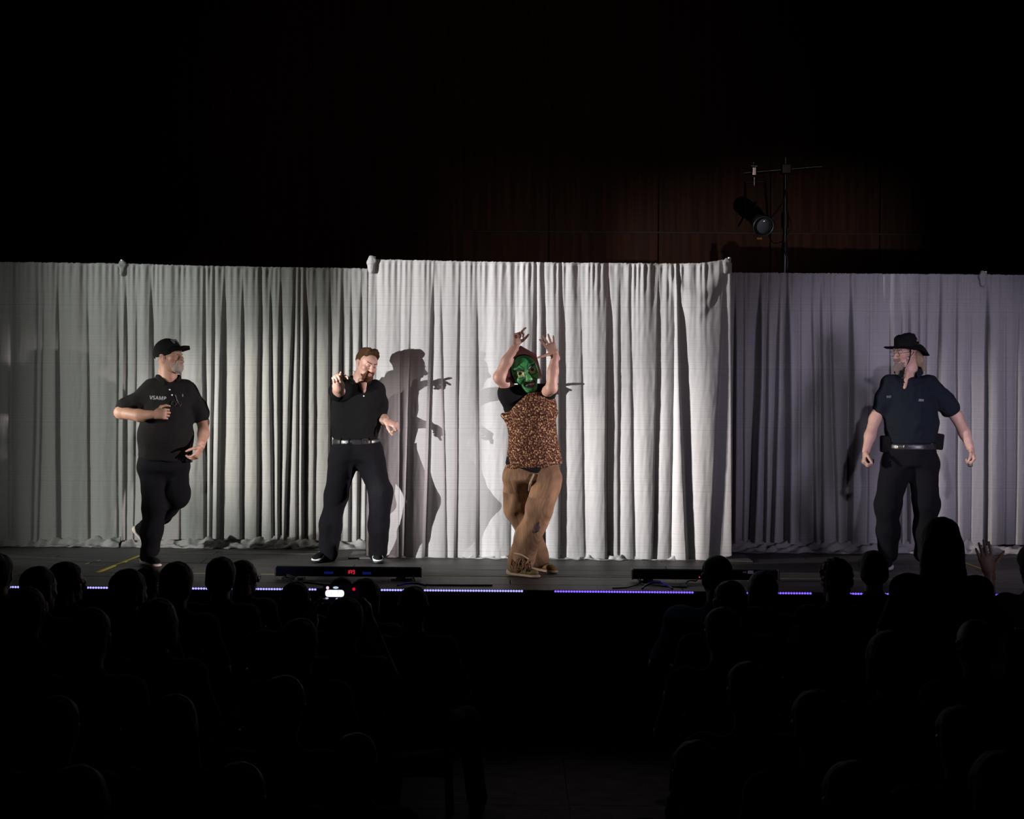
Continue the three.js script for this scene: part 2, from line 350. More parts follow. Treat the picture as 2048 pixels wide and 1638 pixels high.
{
  const a = thing('drape', 'grey curtain at the far left, cut by the left picture edge, beside the left-hand upright', 'curtain', V(), 'grey stage drapes on pipes');
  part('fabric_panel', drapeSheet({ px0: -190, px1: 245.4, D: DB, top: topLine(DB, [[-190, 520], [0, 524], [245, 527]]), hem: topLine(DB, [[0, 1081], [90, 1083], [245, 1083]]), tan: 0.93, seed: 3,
    list: [[-150, 12], [-105, 9], [-60, 14], [-22, 8], [21, 8, 4], [72, 6, -6, 0, 0.8], [84, 5, -8, 0, 0.7], [117, 8, 9], [178, 5, 10, 0.08, 0.8], [236, 5, 6, 0.1, 0.6]] }), M.drapeGrey, a);
  part('puddled_hem', puddle(-190, 243, DB - 0.02, 21), M.drapeGrey, a);
  part('gathered_top', knob(P(244, 524, DB - 0.02), 4), M.drapeGrey, a);
  const b = thing('drape', 'grey curtain behind the capped man and the pointing man, left of the white curtain', 'curtain', V(), 'grey stage drapes on pipes');
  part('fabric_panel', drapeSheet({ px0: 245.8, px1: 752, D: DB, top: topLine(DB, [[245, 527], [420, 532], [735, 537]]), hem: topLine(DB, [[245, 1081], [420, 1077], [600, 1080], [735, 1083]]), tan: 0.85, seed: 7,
    list: [[252, 7, 2], [272, 5, -4, 0, 0.6], [304, 9, 6], [362, 5, 4, 0.1, 0.5], [411, 7, 8], [426, 6, -2], [446, 13, -4], [486, 8, 3], [521, 9, 1], [545, 8, 12], [562, 10, 4], [583, 9, -14], [598, 7, 0], [612, 13, 2], [632, 6, 2, 0, 0.6], [662, 8, 8], [684, 14, -4], [703, 8, 4], [722, 10, 0], [738, 8, 0]] }), M.drapeGrey, b);
  part('puddled_hem', puddle(248, 752, DB - 0.02, 33), M.drapeGrey, b);
  const c = thing('drape', 'tall white curtain at centre stage behind the masked performer', 'curtain');
  const xs = (px) => (px - 1024) / FOCAL * DC;
  part('fabric_panel', drapeSheet({ px0: 736, px1: 1461, D: DC, top: topLine(DC, [[736, 517], [760, 519], [1000, 524], [1300, 527], [1400, 527], [1435, 522], [1458, 517]]), hem: topLine(DC, [[736, 1111], [900, 1114], [1040, 1116], [1200, 1118], [1400, 1118], [1461, 1109]]), tan: 1.0, seed: 13, noiseScale: 0.6, forward: 0.06,
    extra: (x, t) => {                                                               // slack swag under the top right corner
      const u = (x - xs(1330)) / (xs(1450) - xs(1330)); if (u < 0 || u > 1) return 0;
      const d = 0.115 * Math.sin(Math.PI * u) ** 0.8 - t; return 0.028 * Math.exp(-(((d) / 0.03) ** 2)) * Math.sin(Math.PI * u) + 0.016 * Math.exp(-(((d + 0.055 * Math.sin(Math.PI * u)) / 0.022) ** 2)) * Math.sin(Math.PI * u);
    },
    lean: (x, t) => 0.02 * smooth(xs(1300), xs(1461), x) * (t - 0.3),
    list: [[752, 5, 0, 0, 0.6], [801, 5, 2, 0, 0.4], [818, 7, -10, 0, 0.6], [862, 14, -14], [889, 8, 18, 0, 0.6], [917, 8, -2], [957, 9, 6, 0.1, 0.7], [1027, 5, -6, 0, 0.4], [1068, 10, -4], [1087, 10, 2], [1123, 10, 4], [1166, 5, 14, 0, 0.4], [1218, 16, 4], [1240, 8, 2, 0, 0.4], [1265, 6, 14, 0, 0.4], [1313, 8, -8], [1345, 6, -6, 0, 0.5], [1368, 17, 24], [1437, 13, -30]] }), M.drapeWhite, c);
  part('gathered_top', knob(P(743, 517, DC - 0.03), 9, 0.028), M.drapeWhite, c);
  part('gathered_top', knob(P(1453, 519, DC - 0.02), 12, 0.018), M.drapeWhite, c);
  part('puddled_hem', puddle(760, 1455, DC - 0.03, 40, 0.03), M.drapeWhite, c);
  const d = thing('drape', 'dim grey curtain behind the man in the brimmed hat, right of the white curtain', 'curtain', V(), 'grey stage drapes on pipes');
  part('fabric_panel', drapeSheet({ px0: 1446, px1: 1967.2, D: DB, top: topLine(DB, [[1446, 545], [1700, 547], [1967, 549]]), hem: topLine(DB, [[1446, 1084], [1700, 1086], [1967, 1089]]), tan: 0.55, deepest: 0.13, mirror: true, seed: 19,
    list: [[1466, 8], [1485, 6, 0, 0, 0.6], [1507, 20, -16], [1530, 8, -4], [1549, 10, -12], [1569, 20, 2], [1598, 6, 2, 0, 0.6], [1624, 6, 12], [1640, 9, 6], [1664, 7, 18], [1697, 16, 0], [1735, 5, 0, 0, 0.5], [1778, 9, -2], [1801, 6, 2], [1815, 9, 2], [1834, 6, 0], [1849, 5, 0], [1872, 10, -8], [1911, 7, 6], [1940, 5, 4, 0, 0.6]] }), M.drapeViolet, d);
  part('puddled_hem', puddle(1446, 1965, DB - 0.02, 52, 0.1), M.drapeViolet, d);
  part('gathered_top', knob(P(1965, 546, DB - 0.02), 15, 0.024), M.drapeViolet, d);
  const e = thing('drape', 'dim violet-grey curtain at the far right, cut by the right picture edge', 'curtain', V(), 'grey stage drapes on pipes');
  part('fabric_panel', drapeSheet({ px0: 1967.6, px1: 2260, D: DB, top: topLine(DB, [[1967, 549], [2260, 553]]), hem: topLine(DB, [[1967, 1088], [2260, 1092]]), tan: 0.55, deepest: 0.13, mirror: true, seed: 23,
    list: [[1970, 15, 2], [2008, 6, 2, 0, 0.6], [2032, 7, -4, 0.1, 0.6], [2064, 12], [2100, 8], [2150, 14], [2200, 10]] }), M.drapeViolet, e);
  part('puddled_hem', puddle(1970, 2260, DB - 0.02, 61, 0.05), M.drapeViolet, e);
  // pipes that carry the drapes
  const stand = (px, D, topPy, label, plate = 0, forward = -0.1) => {
    const at = P(px, 1000, D); at.y = 0; const h = P(px, topPy, D).y, t = thing('pipe_upright', label, 'pipe stand', V(at.x, 0, -D));
    part('upright_pipe', new THREE.CylinderGeometry(0.021, 0.021, h, 18).translate(0, h / 2, 0), M.pipe, t);
    part('base_plate', rbox(0.3, 0.01, 0.42, 0.004, plate, 0.005, forward), M.steel, t);
    part('top_hook', new THREE.CylinderGeometry(0.014, 0.014, 0.05, 12).translate(0, h + 0.02, 0), M.pipe, t);
  };
  stand(240, DB + 0.09, 530, 'silver pipe foot showing under the grey curtain left of the capped man');
  stand(745, DC + 0.1, 524, 'silver pipe holding the left end of the white curtain', -0.02, 0.06);
  stand(1455, DC + 0.09, 526, 'silver pipe foot at the lower right corner of the white curtain', 0.02, 0.06);
  stand(1967, DB + 0.09, 553, 'silver pipe foot under the dim curtain near the raised hand');
  const bar = (px0, py0, px1, py1, D, label) => { const a = P(px0, py0, D), b = P(px1, py1, D); const t = part('crossbar_pipe', rod(a, b, 0.017), M.pipe, scene); tag(t, label, 'pipe'); };
  bar(-190, 527, 238, 532, DB + 0.03, 'pipe threaded through the top of the far left grey curtain');
  bar(242, 533, 750, 543, DB + 0.03, 'pipe threaded through the top of the curtain behind the capped man');
  bar(746, 526, 1454, 532, DC + 0.03, 'pipe threaded through the top of the white curtain');
  bar(1450, 551, 1964, 555, DB + 0.03, 'pipe threaded through the top of the curtain behind the hatted man');
  bar(1970, 555, 2260, 559, DB + 0.03, 'pipe threaded through the top of the far right curtain');
}
// ---------------------------------------------------------------- lighting tree behind the drapes
{
  const D = 13.6, at = P(1567, 800, D), px = (x, y, dz = 0) => P(x, y, D - dz).sub(V(at.x, 0, -D));
  const t = thing('lighting_stand', 'thin dark lighting stand rising behind the right-hand curtain', 'light stand', V(at.x, 0, -D));
  const topY = px(1567, 315).y, midY = px(1567, 480).y;
  part('pole', new THREE.CylinderGeometry(0.019, 0.019, topY - midY, 18).translate(0, (topY + midY) / 2, 0), M.poleMetal, t);
  part('lower_pole', new THREE.CylinderGeometry(0.025, 0.025, midY, 18).translate(0, midY / 2, 0), M.poleMetal, t);
  part('clamp_collar', new THREE.CylinderGeometry(0.034, 0.034, 0.14, 18).translate(0, px(1567, 440).y, 0), M.blackMetal, t);
  part('crossbar', rod(px(1488, 346, -0.03), px(1644, 333, 0.06), 0.017), M.poleMetal, t);
  const cl = part('crossbar_clamp', rbox(0.09, 0.09, 0.09, 0.01, 0, px(1567, 339).y, 0.02), M.blackMetal, t);
  part('clamp_bolt', new THREE.CylinderGeometry(0.008, 0.008, 0.05, 10).rotateZ(Math.PI / 2).translate(0.055, px(1567, 338).y, 0.03), M.chrome, cl);
  for (let i = 0; i < 3; i++) { const a = i * 2.094 + 0.5; part('leg', rod(V(0, 0.35, 0), V(Math.sin(a) * 0.5, 0.02, Math.cos(a) * 0.42), 0.013), M.poleMetal, t); }
  part('power_cable', tube([px(1575, 346, 0.05), px(1573, 380, 0.06), px(1566, 402, 0.06), px(1552, 424, 0.1), px(1541, 436, 0.12)], 0.007), M.blackPlastic, t);
  part('cable_loop', tube([px(1575, 430, 0.03), px(1582, 442, 0.04), px(1583, 456, 0.04), px(1575, 470, 0.03), px(1570, 500, 0.03), px(1575, 520, 0.035), px(1574, 540, 0.03)], 0.006), M.blackPlastic, t);
  // profile spotlight hanging from the crossbar, pointing down towards the stage
  const s = thing('stage_spotlight', 'black profile spotlight hanging from the crossbar by a chrome clamp', 'spotlight', V(at.x, 0, -D));
  const k = part('hook_clamp', join([rbox(0.045, 0.085, 0.05, 0.01).translate(...px(1508, 343, 0).toArray()), rod(px(1508, 355), px(1508, 372), 0.016, 0.008)]), M.chrome, s);
  part('wing_bolt', join([rod(px(1501, 332, 0.01), px(1515, 332, 0.01), 0.008), rod(px(1507, 324), px(1507, 338), 0.006)]), M.chrome, k);
  part('yoke', join([rod(px(1490, 365), px(1530, 363), 0.011), rod(px(1490, 365), px(1491, 428, 0.1), 0.011), rod(px(1530, 363), px(1535, 432, 0.15), 0.011)]), M.blackMetal, s);
  const A = px(1484, 411, -0.22), B = px(1512, 432, 0.05), C = px(1527, 452, 0.3);
  part('lamp_housing', new Field().bar(A, A.clone().lerp(B, 0.35), 0.082, 0.085, { k: 0.01 }).bar(A.clone().lerp(B, 0.3), A.clone().lerp(B, 0.6), [0.068, 0.068], [0.068, 0.068], { k: 0.015 }).mesh(0.008), M.blackMetal, s);
  part('shutter_gate', new Field().bar(A.clone().lerp(B, 0.62), A.clone().lerp(B, 0.9), [0.085, 0.075, 0.03], [0.085, 0.075, 0.03], { k: 0.01 }).mesh(0.008), M.blackMetal, s);
  const tube1 = part('lens_tube', rod(A.clone().lerp(B, 0.8), C, 0.068, 0.086, 28), M.blackMetal, s), dir = C.clone().sub(B).normalize();
  part('lens', new THREE.SphereGeometry(0.075, 24, 16).scale(1, 1, 0.35).applyQuaternion(new THREE.Quaternion().setFromUnitVectors(V(0, 0, 1), dir)).translate(...C.clone().addScaledVector(dir, -0.006).toArray()), new THREE.MeshPhysicalMaterial({ color: lin(0.05, 0.05, 0.06), roughness: 0.08, clearcoat: 1 }), tube1);
  part('colour_frame', new THREE.TorusGeometry(0.09, 0.008, 8, 32).applyQuaternion(new THREE.Quaternion().setFromUnitVectors(V(0, 0, 1), dir)).translate(...C.clone().addScaledVector(dir, 0.01).toArray()), M.blackMetal, tube1);
  part('lock_knob', rod(px(1511, 404, 0.1), px(1509, 416, 0.12), 0.014, 0.009), M.chrome, s);
  part('focus_knob', rod(px(1477, 452, 0.05), px(1486, 436, 0), 0.009), M.blackMetal, s);
  part('warning_sticker', rbox(0.045, 0.02, 0.004, 0.001).rotateX(-0.5).translate(...px(1519, 477, 0.26).toArray()), std(lin(0.28, 0.12, 0.02), 0.6), tube1);
  part('safety_cable', tube([px(1536, 470, 0.2), px(1546, 485, 0.12), px(1556, 486, 0.05), px(1564, 483, 0.02)], 0.004), M.chrome, s);
}
// ---------------------------------------------------------------- tape on the boards
{
  const strip = (a, b, w, mat, label) => {
    const A = ground(...a), B = ground(...b), d = B.clone().sub(A), L = d.length();
    const m = part('tape_mark', box(L, 0.002, w).rotateY(-Math.atan2(d.z, d.x)), mat, scene); m.position.set((A.x + B.x) / 2, 0.0015, (A.z + B.z) / 2); tag(m, label, 'tape');
  };
  strip([195, 1145], [222, 1134], 0.034, M.yellowTape, 'short end of the yellow tape slanting behind the left heads');
  strip([222, 1134], [282, 1111], 0.03, M.yellowTape, 'bright yellow tape slanting up to the capped man\'s shoes');
  strip([188, 1144.5], [560, 1149], 0.022, M.dullTape, 'thin dull yellow tape line from the slanting tape to the left light bar');
  strip([838, 1151], [1266, 1154], 0.018, M.dullTape, 'thin dull tape line across the boards between the two light bars');
  strip([1552, 1157], [1990, 1161], 0.02, M.dullTape, 'thin dull yellow tape line right of the right light bar');
  strip([330, 1108], [640, 1108], 0.02, std(lin(0.1, 0.1, 0.09), 0.7), 'faint tape line along the boards between the two men on the left');
  strip([1905, 1117], [1986, 1147], 0.026, M.yellowTape, 'bright yellow tape slanting down beside the raised hand');
  strip([170, 1128], [205, 1119], 0.012, M.dullTape, 'faint scuffed tape scrap left of the slanting yellow tape');
}
// ---------------------------------------------------------------- light bars standing near the stage edge
function segmentDigits(text, h) {                                                    // red numerals made of bars
  const S = { 0: 'abcdef', 1: 'bc', 9: 'abcdfg', 4: 'bcfg', 5: 'acdfg', A: 'abcefg' }, w = h * 0.55, list = [];
  [...text].forEach((ch, i) => { const x = i * h * 0.85; for (const s of S[ch] || '') { const hz = 'agd'.includes(s); list.push(box(hz ? w * 0.8 : h * 0.13, hz ? h * 0.13 : h * 0.42, 0.002, x + ('bc'.includes(s) ? w / 2 : 'ef'.includes(s) ? -w / 2 : 0), { a: h / 2, g: 0, d: -h / 2, b: h / 4, f: h / 4, c: -h / 4, e: -h / 4 }[s], 0)); } });
  return join(list);
}
function lightBar(pxa, pxb, pyTop, pyBot, label) {
  const D = 10.98, a = P(pxa, (pyTop + pyBot) / 2, D), b = P(pxb, (pyTop + pyBot) / 2 + (pxb - pxa) * ROLL, D), L = b.x - a.x, h = (pyBot - pyTop) / FOCAL * D, y = (a.y + b.y) / 2;
  const t = thing('light_bar', label, 'light bar', V((a.x + b.x) / 2, 0, -D));
  const body = part('housing', rbox(L, h, 0.075, 0.006, 0, y, 0), cloth(lin(0.0012, 0.0012, 0.004), 1, { specularIntensity: 0.05 }), t);
  for (const s of [-1, 1]) part('end_cap', rbox(0.012, h + 0.006, 0.082, 0.003, s * L / 2, y, 0), M.blackPlastic, body);
  part('lens_strip', rbox(L * 0.94, h * 0.5, 0.01, 0.003, 0, y, -0.04), std(lin(0.03, 0.03, 0.035), 0.3), body);
  for (const s of [-0.39, 0.36]) {
    const br = part('mounting_bracket', join([rbox(0.07, 0.012, 0.06, 0.003, s * L, y - h / 2 - 0.008, 0), rod(V(s * L, y - h / 2, 0), V(s * L + 0.01, 0.012, 0.0), 0.009), rbox(0.16, 0.012, 0.12, 0.003, s * L + 0.01, 0.007, 0)]), M.blackMetal, t);
    part('bracket_knob', new THREE.CylinderGeometry(0.012, 0.012, 0.022, 12).rotateX(Math.PI / 2).translate(s * L + 0.025, y - h / 2 - 0.02, 0.035), M.chrome, br);
  }
  return { t, body, L, h, y, at: (px, py) => P(px, py, D - 0.04).sub(t.position) };
}
{
  const red = std(0x200004, 0.5, { emissive: lin(1, 0.03, 0.09), emissiveIntensity: 0.9 }), blue = std(lin(0.01, 0.02, 0.12), 0.3, { emissive: lin(0.004, 0.008, 0.11), emissiveIntensity: 0.5 });
  const A = lightBar(552, 843, 1133, 1151, 'black light bar with red display on the stage edge before the pointing man');
  const p = A.at(695, 1144);
  const digits = part('red_display', segmentDigits('1A9', 0.026).translate(p.x, p.y, 0.0395), red, A.body); digits.userData.label = 'small red glowing display';
  for (const [x0, x1, y] of [[648, 666, 1145.5], [725, 742, 1146.5]]) { const q = A.at((x0 + x1) / 2, y); part('menu_button', rbox((x1 - x0) / FOCAL * 10.94, 0.018, 0.004, 0.001, q.x, q.y, 0.0385), blue, A.body); }
  const B = lightBar(1264, 1556, 1138.5, 1157, 'black light bar with pale label on the stage edge right of the masked performer');
  const q = B.at(1501.5, 1144.5), q2 = B.at(1490.5, 1144.8), q3 = B.at(1399, 1154.5);
  part('pale_label', rbox(0.04, 0.022, 0.003, 0.001, q.x, q.y, 0.0385), std(lin(0.3, 0.26, 0.5), 0.7), B.body);
  const lettering = document.createElement('canvas'); lettering.width = 128; lettering.height = 48;
  const cx = lettering.getContext('2d'); cx.fillStyle = '#050509'; cx.fillRect(0, 0, 128, 48); cx.fillStyle = '#8d84c8'; cx.font = 'bold 44px sans-serif'; cx.fillText('STR', 14, 40);
  const lt = new THREE.CanvasTexture(lettering); lt.colorSpace = THREE.SRGBColorSpace;
  part('maker_plate', new THREE.PlaneGeometry(0.04, 0.016).translate(q2.x, q2.y, 0.0385), std(0xffffff, 0.6, { map: lt }), B.body);
  part('status_light', new THREE.SphereGeometry(0.005, 10, 8).translate(q3.x, q3.y, 0.039), red, B.body);
  // cables
  const g = (px, py, up = 0.006) => { const k = ground(px, py); k.y = up; return k; };
  const air = (px, py, D) => P(px, py, D), cable = (pts, r, mat, label) => tag(part('cable', tube(pts, r), mat, scene), label, 'cable');
  cable([air(568, 1152, 10.95), air(572, 1157, 10.9), g(580, 1162, 0.012), g(592, 1166), g(620, 1167), g(660, 1172), g(700, 1173)], 0.006, M.blackPlastic, 'black cable from the left light bar along the stage edge');
  part('plug', rod(g(573, 1158, 0.03), g(592, 1163, 0.02), 0.014, 0.014), M.blackPlastic, scene); tag(scene.children.at(-1), 'black cable plug lying under the left end of the left light bar', 'plug');
  cable([air(826, 1151, 10.95), air(828, 1158, 10.9), air(831, 1164, 10.85), g(836, 1168, 0.012), g(850, 1171), g(900, 1172), g(985, 1172.5)], 0.006, M.blackPlastic, 'thin black cable hanging from the right end of the left light bar');
  cable([air(1276, 1158, 10.95), air(1280, 1164, 10.9), air(1288, 1169, 10.8), g(1298, 1172, 0.012), g(1330, 1174), g(1372, 1176)], 0.006, M.blackPlastic, 'black cable curling under the left end of the right light bar');
  cable([air(1281, 1158, 10.95), air(1278, 1166, 10.85), g(1268, 1174, 0.01), g(1250, 1177), g(1225, 1178)], 0.005, M.blackPlastic, 'thin black cable running left from the right light bar');
  cable([air(1395, 1158, 10.95), air(1391, 1162, 10.85), air(1381, 1161, 10.82), air(1375, 1163, 10.8), g(1371, 1173, 0.012), g(1373, 1176)], 0.005, M.blackPlastic, 'black cable looping up to the middle of the right light bar');
  cable([g(1284, 1179), g(1292, 1176.5, 0.02), g(1306, 1175, 0.034), g(1322, 1175, 0.034), g(1336, 1177, 0.02), g(1345, 1179.5)], 0.007, std(lin(0.02, 0.03, 0.9), 0.3), 'bright blue cable arching over the stage edge before the right light bar');
  cable([g(795, 1174.5, 0.012), g(815, 1172.5, 0.02), g(835, 1172.5, 0.02), g(852, 1174.5, 0.012)], 0.008, std(lin(0.02, 0.03, 0.7), 0.3), 'blue cable arching above the round head in front of the left light bar');
}
// ---------------------------------------------------------------- strips of small lamps along the stage edge
{
  const D = FRONT - 0.012, stripOf = (pa, pb, color, label) => {
    const x0 = (pa - 1024) / FOCAL * D, x1 = (pb - 1024) / FOCAL * D, L = x1 - x0, t = thing('led_strip', label, 'light strip', V((x0 + x1) / 2, -0.006, -FRONT + 0.006), 'lamp strips along the stage edge');
    part('channel', rbox(L + 0.01, 0.022, 0.012, 0.003, 0, 0, 0.006), M.blackPlastic, t);
    const n = Math.floor(L / 0.0187), dot = new THREE.SphereGeometry(0.0085, 8, 6).scale(1, 0.9, 0.6), list = [];
    for (let i = 0; i < n; i++) list.push(dot.clone().translate(-L / 2 + (i + 0.5) * L / n, 0.001, 0.012));
    const m = part('lamp_row', join(list), std(0x111122, 0.4, { emissive: color, emissiveIntensity: 1.5 }), t); m.userData.kind = 'stuff';
    const l = new THREE.RectAreaLight(color, 0.35, L, 0.014); l.position.set((x0 + x1) / 2, -0.004, -FRONT + 0.026); l.lookAt(l.position.x, -0.5, 0); scene.add(l);
  };
  const cool = lin(0.36, 0.34, 1), violet = lin(0.2, 0.1, 1);
  stripOf(-80, 322, cool, 'blue-white lamp strip at the far left of the stage edge, behind the leftmost heads');
  stripOf(328, 637, cool, 'blue-white lamp strip left of the lit phone');
  stripOf(765, 1050, cool, 'blue-white lamp strip below the right half of the left light bar');
  stripOf(1112, 1391, violet, 'violet lamp strip below the left half of the right light bar');
  stripOf(1415, 1627, violet, 'violet lamp strip ending just left of the grey-haired head');
  stripOf(1680, 2034, violet, 'violet lamp strip at the far right of the stage edge, behind the raised elbow');
}

// black shutters on stands, out at the left, that crop the lamps aimed at the white curtain
function shutters(light, degrees, far, plates, label) {
  const p = light.position, th = degrees * Math.PI / 180, d = V(Math.sin(th), 0, -Math.cos(th)), s = V(Math.cos(th), 0, Math.sin(th)), at = p.clone().addScaledVector(d, far), x0 = plates[0][0], x1 = plates[1][1], mid = x0 + 0.02, turn = Math.atan2(-s.z, s.x);
  const t = thing('shutter_stand', label, 'light shutter', V(at.x, FLOOR, at.z));
  for (const [a, b] of plates) part('shutter_plate', rbox(b - a, 1.2, 0.006, 0.002, (a + b) / 2, 0, 0).rotateY(turn).translate(0, 1.85 - FLOOR, 0), M.blackMetal, t);
  part('pole', new THREE.CylinderGeometry(0.016, 0.016, 2.4 - FLOOR, 14).translate(s.x * mid - d.x * 0.03, (2.4 - FLOOR) / 2, s.z * mid - d.z * 0.03), M.blackMetal, t);
  part('crossbar', rod(V(s.x * x0, 2.46 - FLOOR, s.z * x0), V(s.x * x1, 2.46 - FLOOR, s.z * x1), 0.012), M.blackMetal, t);
  part('base_plate', rbox(0.6, 0.015, 0.6, 0.004, s.x * mid, 0.018, s.z * mid), M.blackMetal, t);
}
shutters(LIGHTS.centre, 67.4, 1.2, [[-0.3, -0.031], [0.043, 0.3]], 'narrow pair of black shutter plates on a stand beyond the left picture edge');
shutters(LIGHTS.leftCentre, 43, 1.0, [[-0.34, -0.077], [0.095, 0.34]], 'wide pair of black shutter plates on a stand before the left end of the stage');
// ---------------------------------------------------------------- figures: shared builders
const font = await new FontLoader().loadAsync('fonts/droid/droid_sans_bold.typeface.json');
const ZERO = V();
function headField(o = {}) {                                                        // eyes at y = 0, face towards +z
  const f = new Field(), K = { k: 0.018 }, j = o.jaw ?? 1, s = o.slim ?? 1;
  f.ball(V(0, 0.034, -0.014), [0.076 * s, 0.083, 0.096], K).bar(V(0, 0.03, 0.032), V(0, -0.062, 0.045), [0.06 * s, 0.05, 0.03], [0.046 * j, 0.04, 0.03], { k: 0.03 });
  f.bar(V(0, -0.055, 0.02), V(0, -0.094, 0.05), [0.054 * j, 0.052, 0.02], [0.03 * j, 0.03, 0.016], { k: 0.03 });
  for (const e of [-1, 1]) {
    f.bar(V(e * 0.052 * j, -0.03, -0.006), V(e * 0.025, -0.093, 0.05), 0.019, 0.018, { k: 0.025 }).ball(V(e * 0.043, -0.024, 0.058), 0.02, { k: 0.02 });
    f.ball(V(e * 0.032, 0.003, 0.1), [0.019, 0.013, 0.018], { cut: true, k: 0.014 }).ball(V(e * 0.031, 0.001, 0.0765), 0.0125, { k: 0.004 });
    f.bar(V(e * 0.012, 0.019, 0.084), V(e * 0.046, 0.022, 0.07), 0.01, 0.008, { k: 0.012 });
    f.bar(V(e * 0.079 * s, 0.014, -0.014), V(e * 0.074 * s, -0.03, -0.004), [0.009, 0.021, 0.012], [0.007, 0.012, 0.012], { k: 0.008, u: V(1, 0, 0) }).ball(V(e * 0.089 * s, 0.0, -0.006), [0.006, 0.014, 0.009], { cut: true, k: 0.006 });
    f.ball(V(e * 0.013, -0.037, 0.096), [0.009, 0.008, 0.011], { k: 0.007 });
  }
  f.bar(V(0, 0.014, 0.082), V(0, -0.03, 0.104), 0.0095, 0.013, { k: 0.012 }).ball(V(0, -0.034, 0.107), 0.0135, { k: 0.008 });
  f.bar(V(-0.019, -0.061, 0.084), V(0.019, -0.061, 0.084), 0.0065, 0.0065, { k: 0.008 }).bar(V(-0.017, -0.073, 0.082), V(0.017, -0.073, 0.082), 0.0075, 0.0075, { k: 0.008 });
  f.bar(V(-0.022, -0.067, 0.097), V(0.022, -0.067, 0.097), 0.0035, 0.0035, { cut: true, k: 0.005 }).ball(V(0, -0.1, 0.066), [0.022, 0.018, 0.02], { k: 0.015 });
  if (!o.noNeck) f.bar(V(0, -0.05, -0.022), V(0, -0.15, -0.035), 0.056 * (o.neck ?? 1), 0.06 * (o.neck ?? 1), { k: 0.03 });
  return f;
}
function skinTone(base) {
  const red = [base[0] * 0.9, base[1] * 0.62, base[2] * 0.6], lip = [base[0] * 0.72, base[1] * 0.5, base[2] * 0.5], lerp3 = (a, b, t) => a.map((v, i) => mix(v, b[i], t));
  return (p) => {
    let c = lerp3(base, red, 0.55 * (Math.exp(-(((Math.abs(p.x) - 0.046) / 0.022) ** 2 + ((p.y + 0.026) / 0.022) ** 2)) * (p.z > 0.03 ? 1 : 0)));
    c = lerp3(c, red, 0.6 * Math.exp(-((p.x / 0.016) ** 2 + ((p.y + 0.032) / 0.016) ** 2 + ((p.z - 0.108) / 0.02) ** 2)));
    c = lerp3(c, red, 0.5 * Math.exp(-(((Math.abs(p.x) - 0.082) / 0.012) ** 2 + ((p.y + 0.005) / 0.03) ** 2)));
    return lerp3(c, lip, p.z > 0.07 ? Math.exp(-((p.x / 0.022) ** 4 + ((p.y + 0.067) / 0.011) ** 4)) : 0);
  };
}
const skinMaterial = new THREE.MeshStandardMaterial({ vertexColors: true, roughness: 0.55 });
// a hand: d points from the wrist along the palm, n is where the palm faces; curls are for index, middle, ring, little finger and thumb
function handField(wrist, d, n, right, curls, o = {}) {
  d = d.clone().normalize(); n = n.clone().addScaledVector(d, -n.dot(d)).normalize();
  const t = d.clone().cross(n).multiplyScalar(right ? 1 : -1), f = new Field(), S = o.size ?? 1, at = (a, b, c = 0) => wrist.clone().addScaledVector(d, a * S).addScaledVector(t, b * S).addScaledVector(n, c * S), spread = o.spread ?? 0.06;
  f.bar(at(-0.03, 0), at(0.02, 0), [0.027 * S, 0.021 * S, 0.02], [0.031 * S, 0.018 * S, 0.02], { u: t, k: 0.015 }).bar(at(0.02, 0.002), at(0.082, 0), [0.034 * S, 0.017 * S, 0.015], [0.04 * S, 0.0135 * S, 0.012], { u: t, k: 0.015 });
  [[0.031, 0.074], [0.0105, 0.083], [-0.0105, 0.077], [-0.03, 0.06]].forEach(([side, len], i) => {
    let p = at(0.086 - Math.abs(side - 0.005) * 0.25, side), a = (o.lift?.[i] ?? 0), fan = t.clone().multiplyScalar((1.5 - i) * spread);
    const bend = [curls[i] * 0.75, curls[i], curls[i] * 0.6], r = (i === 3 ? 0.0077 : 0.0088) * S;
    [0.46, 0.31, 0.23].forEach((part3, s) => {
      a += bend[s];
      const dir = d.clone().add(fan).normalize().multiplyScalar(Math.cos(a)).addScaledVector(n, Math.sin(a)), q = p.clone().addScaledVector(dir, len * part3 * S);
      f.bar(p, q, r * (1 - s * 0.07), r * (0.94 - s * 0.08), { k: s ? 0.004 : 0.008 }); p = q;
    });
  });
  let p = at(0.022, 0.024, 0.004), dir = d.clone().multiplyScalar(o.thumbAlong ?? 0.62).addScaledVector(t, 0.8).addScaledVector(n, 0.25).normalize();
  [0.042, 0.034, 0.028].forEach((len, s) => {
    const q = p.clone().addScaledVector(dir, len * S); f.bar(p, q, (0.0125 - s * 0.0018) * S, (0.0108 - s * 0.0018) * S, { k: s ? 0.005 : 0.012 }); p = q;
    dir = dir.clone().addScaledVector(d, 0.3 * curls[4]).addScaledVector(n, 0.45 * curls[4]).addScaledVector(t, -0.5 * curls[4]).normalize();
  });
  return f;
}
const sameUv = (g) => { if (!g.attributes.uv) uvFlat(g); return g; };
const flatColor = (c, seed = 1) => (p) => { const k = 1 + 0.1 * noise(p.x * 30, p.y * 30, p.z * 30 + seed); return [c[0] * k, c[1] * k, c[2] * k]; };
const skinJoin = (list) => mergeGeometries(list.map(sameUv));
function headMatrix(at, yaw, pitch, roll, size = 1) { return new THREE.Matrix4().compose(at, new THREE.Quaternion().setFromEuler(new THREE.Euler(pitch, yaw, roll, 'YXZ')), V(size, size, size)); }
function placed(g, m) { const q = g.clone(); q.applyMatrix4(m); return q; }
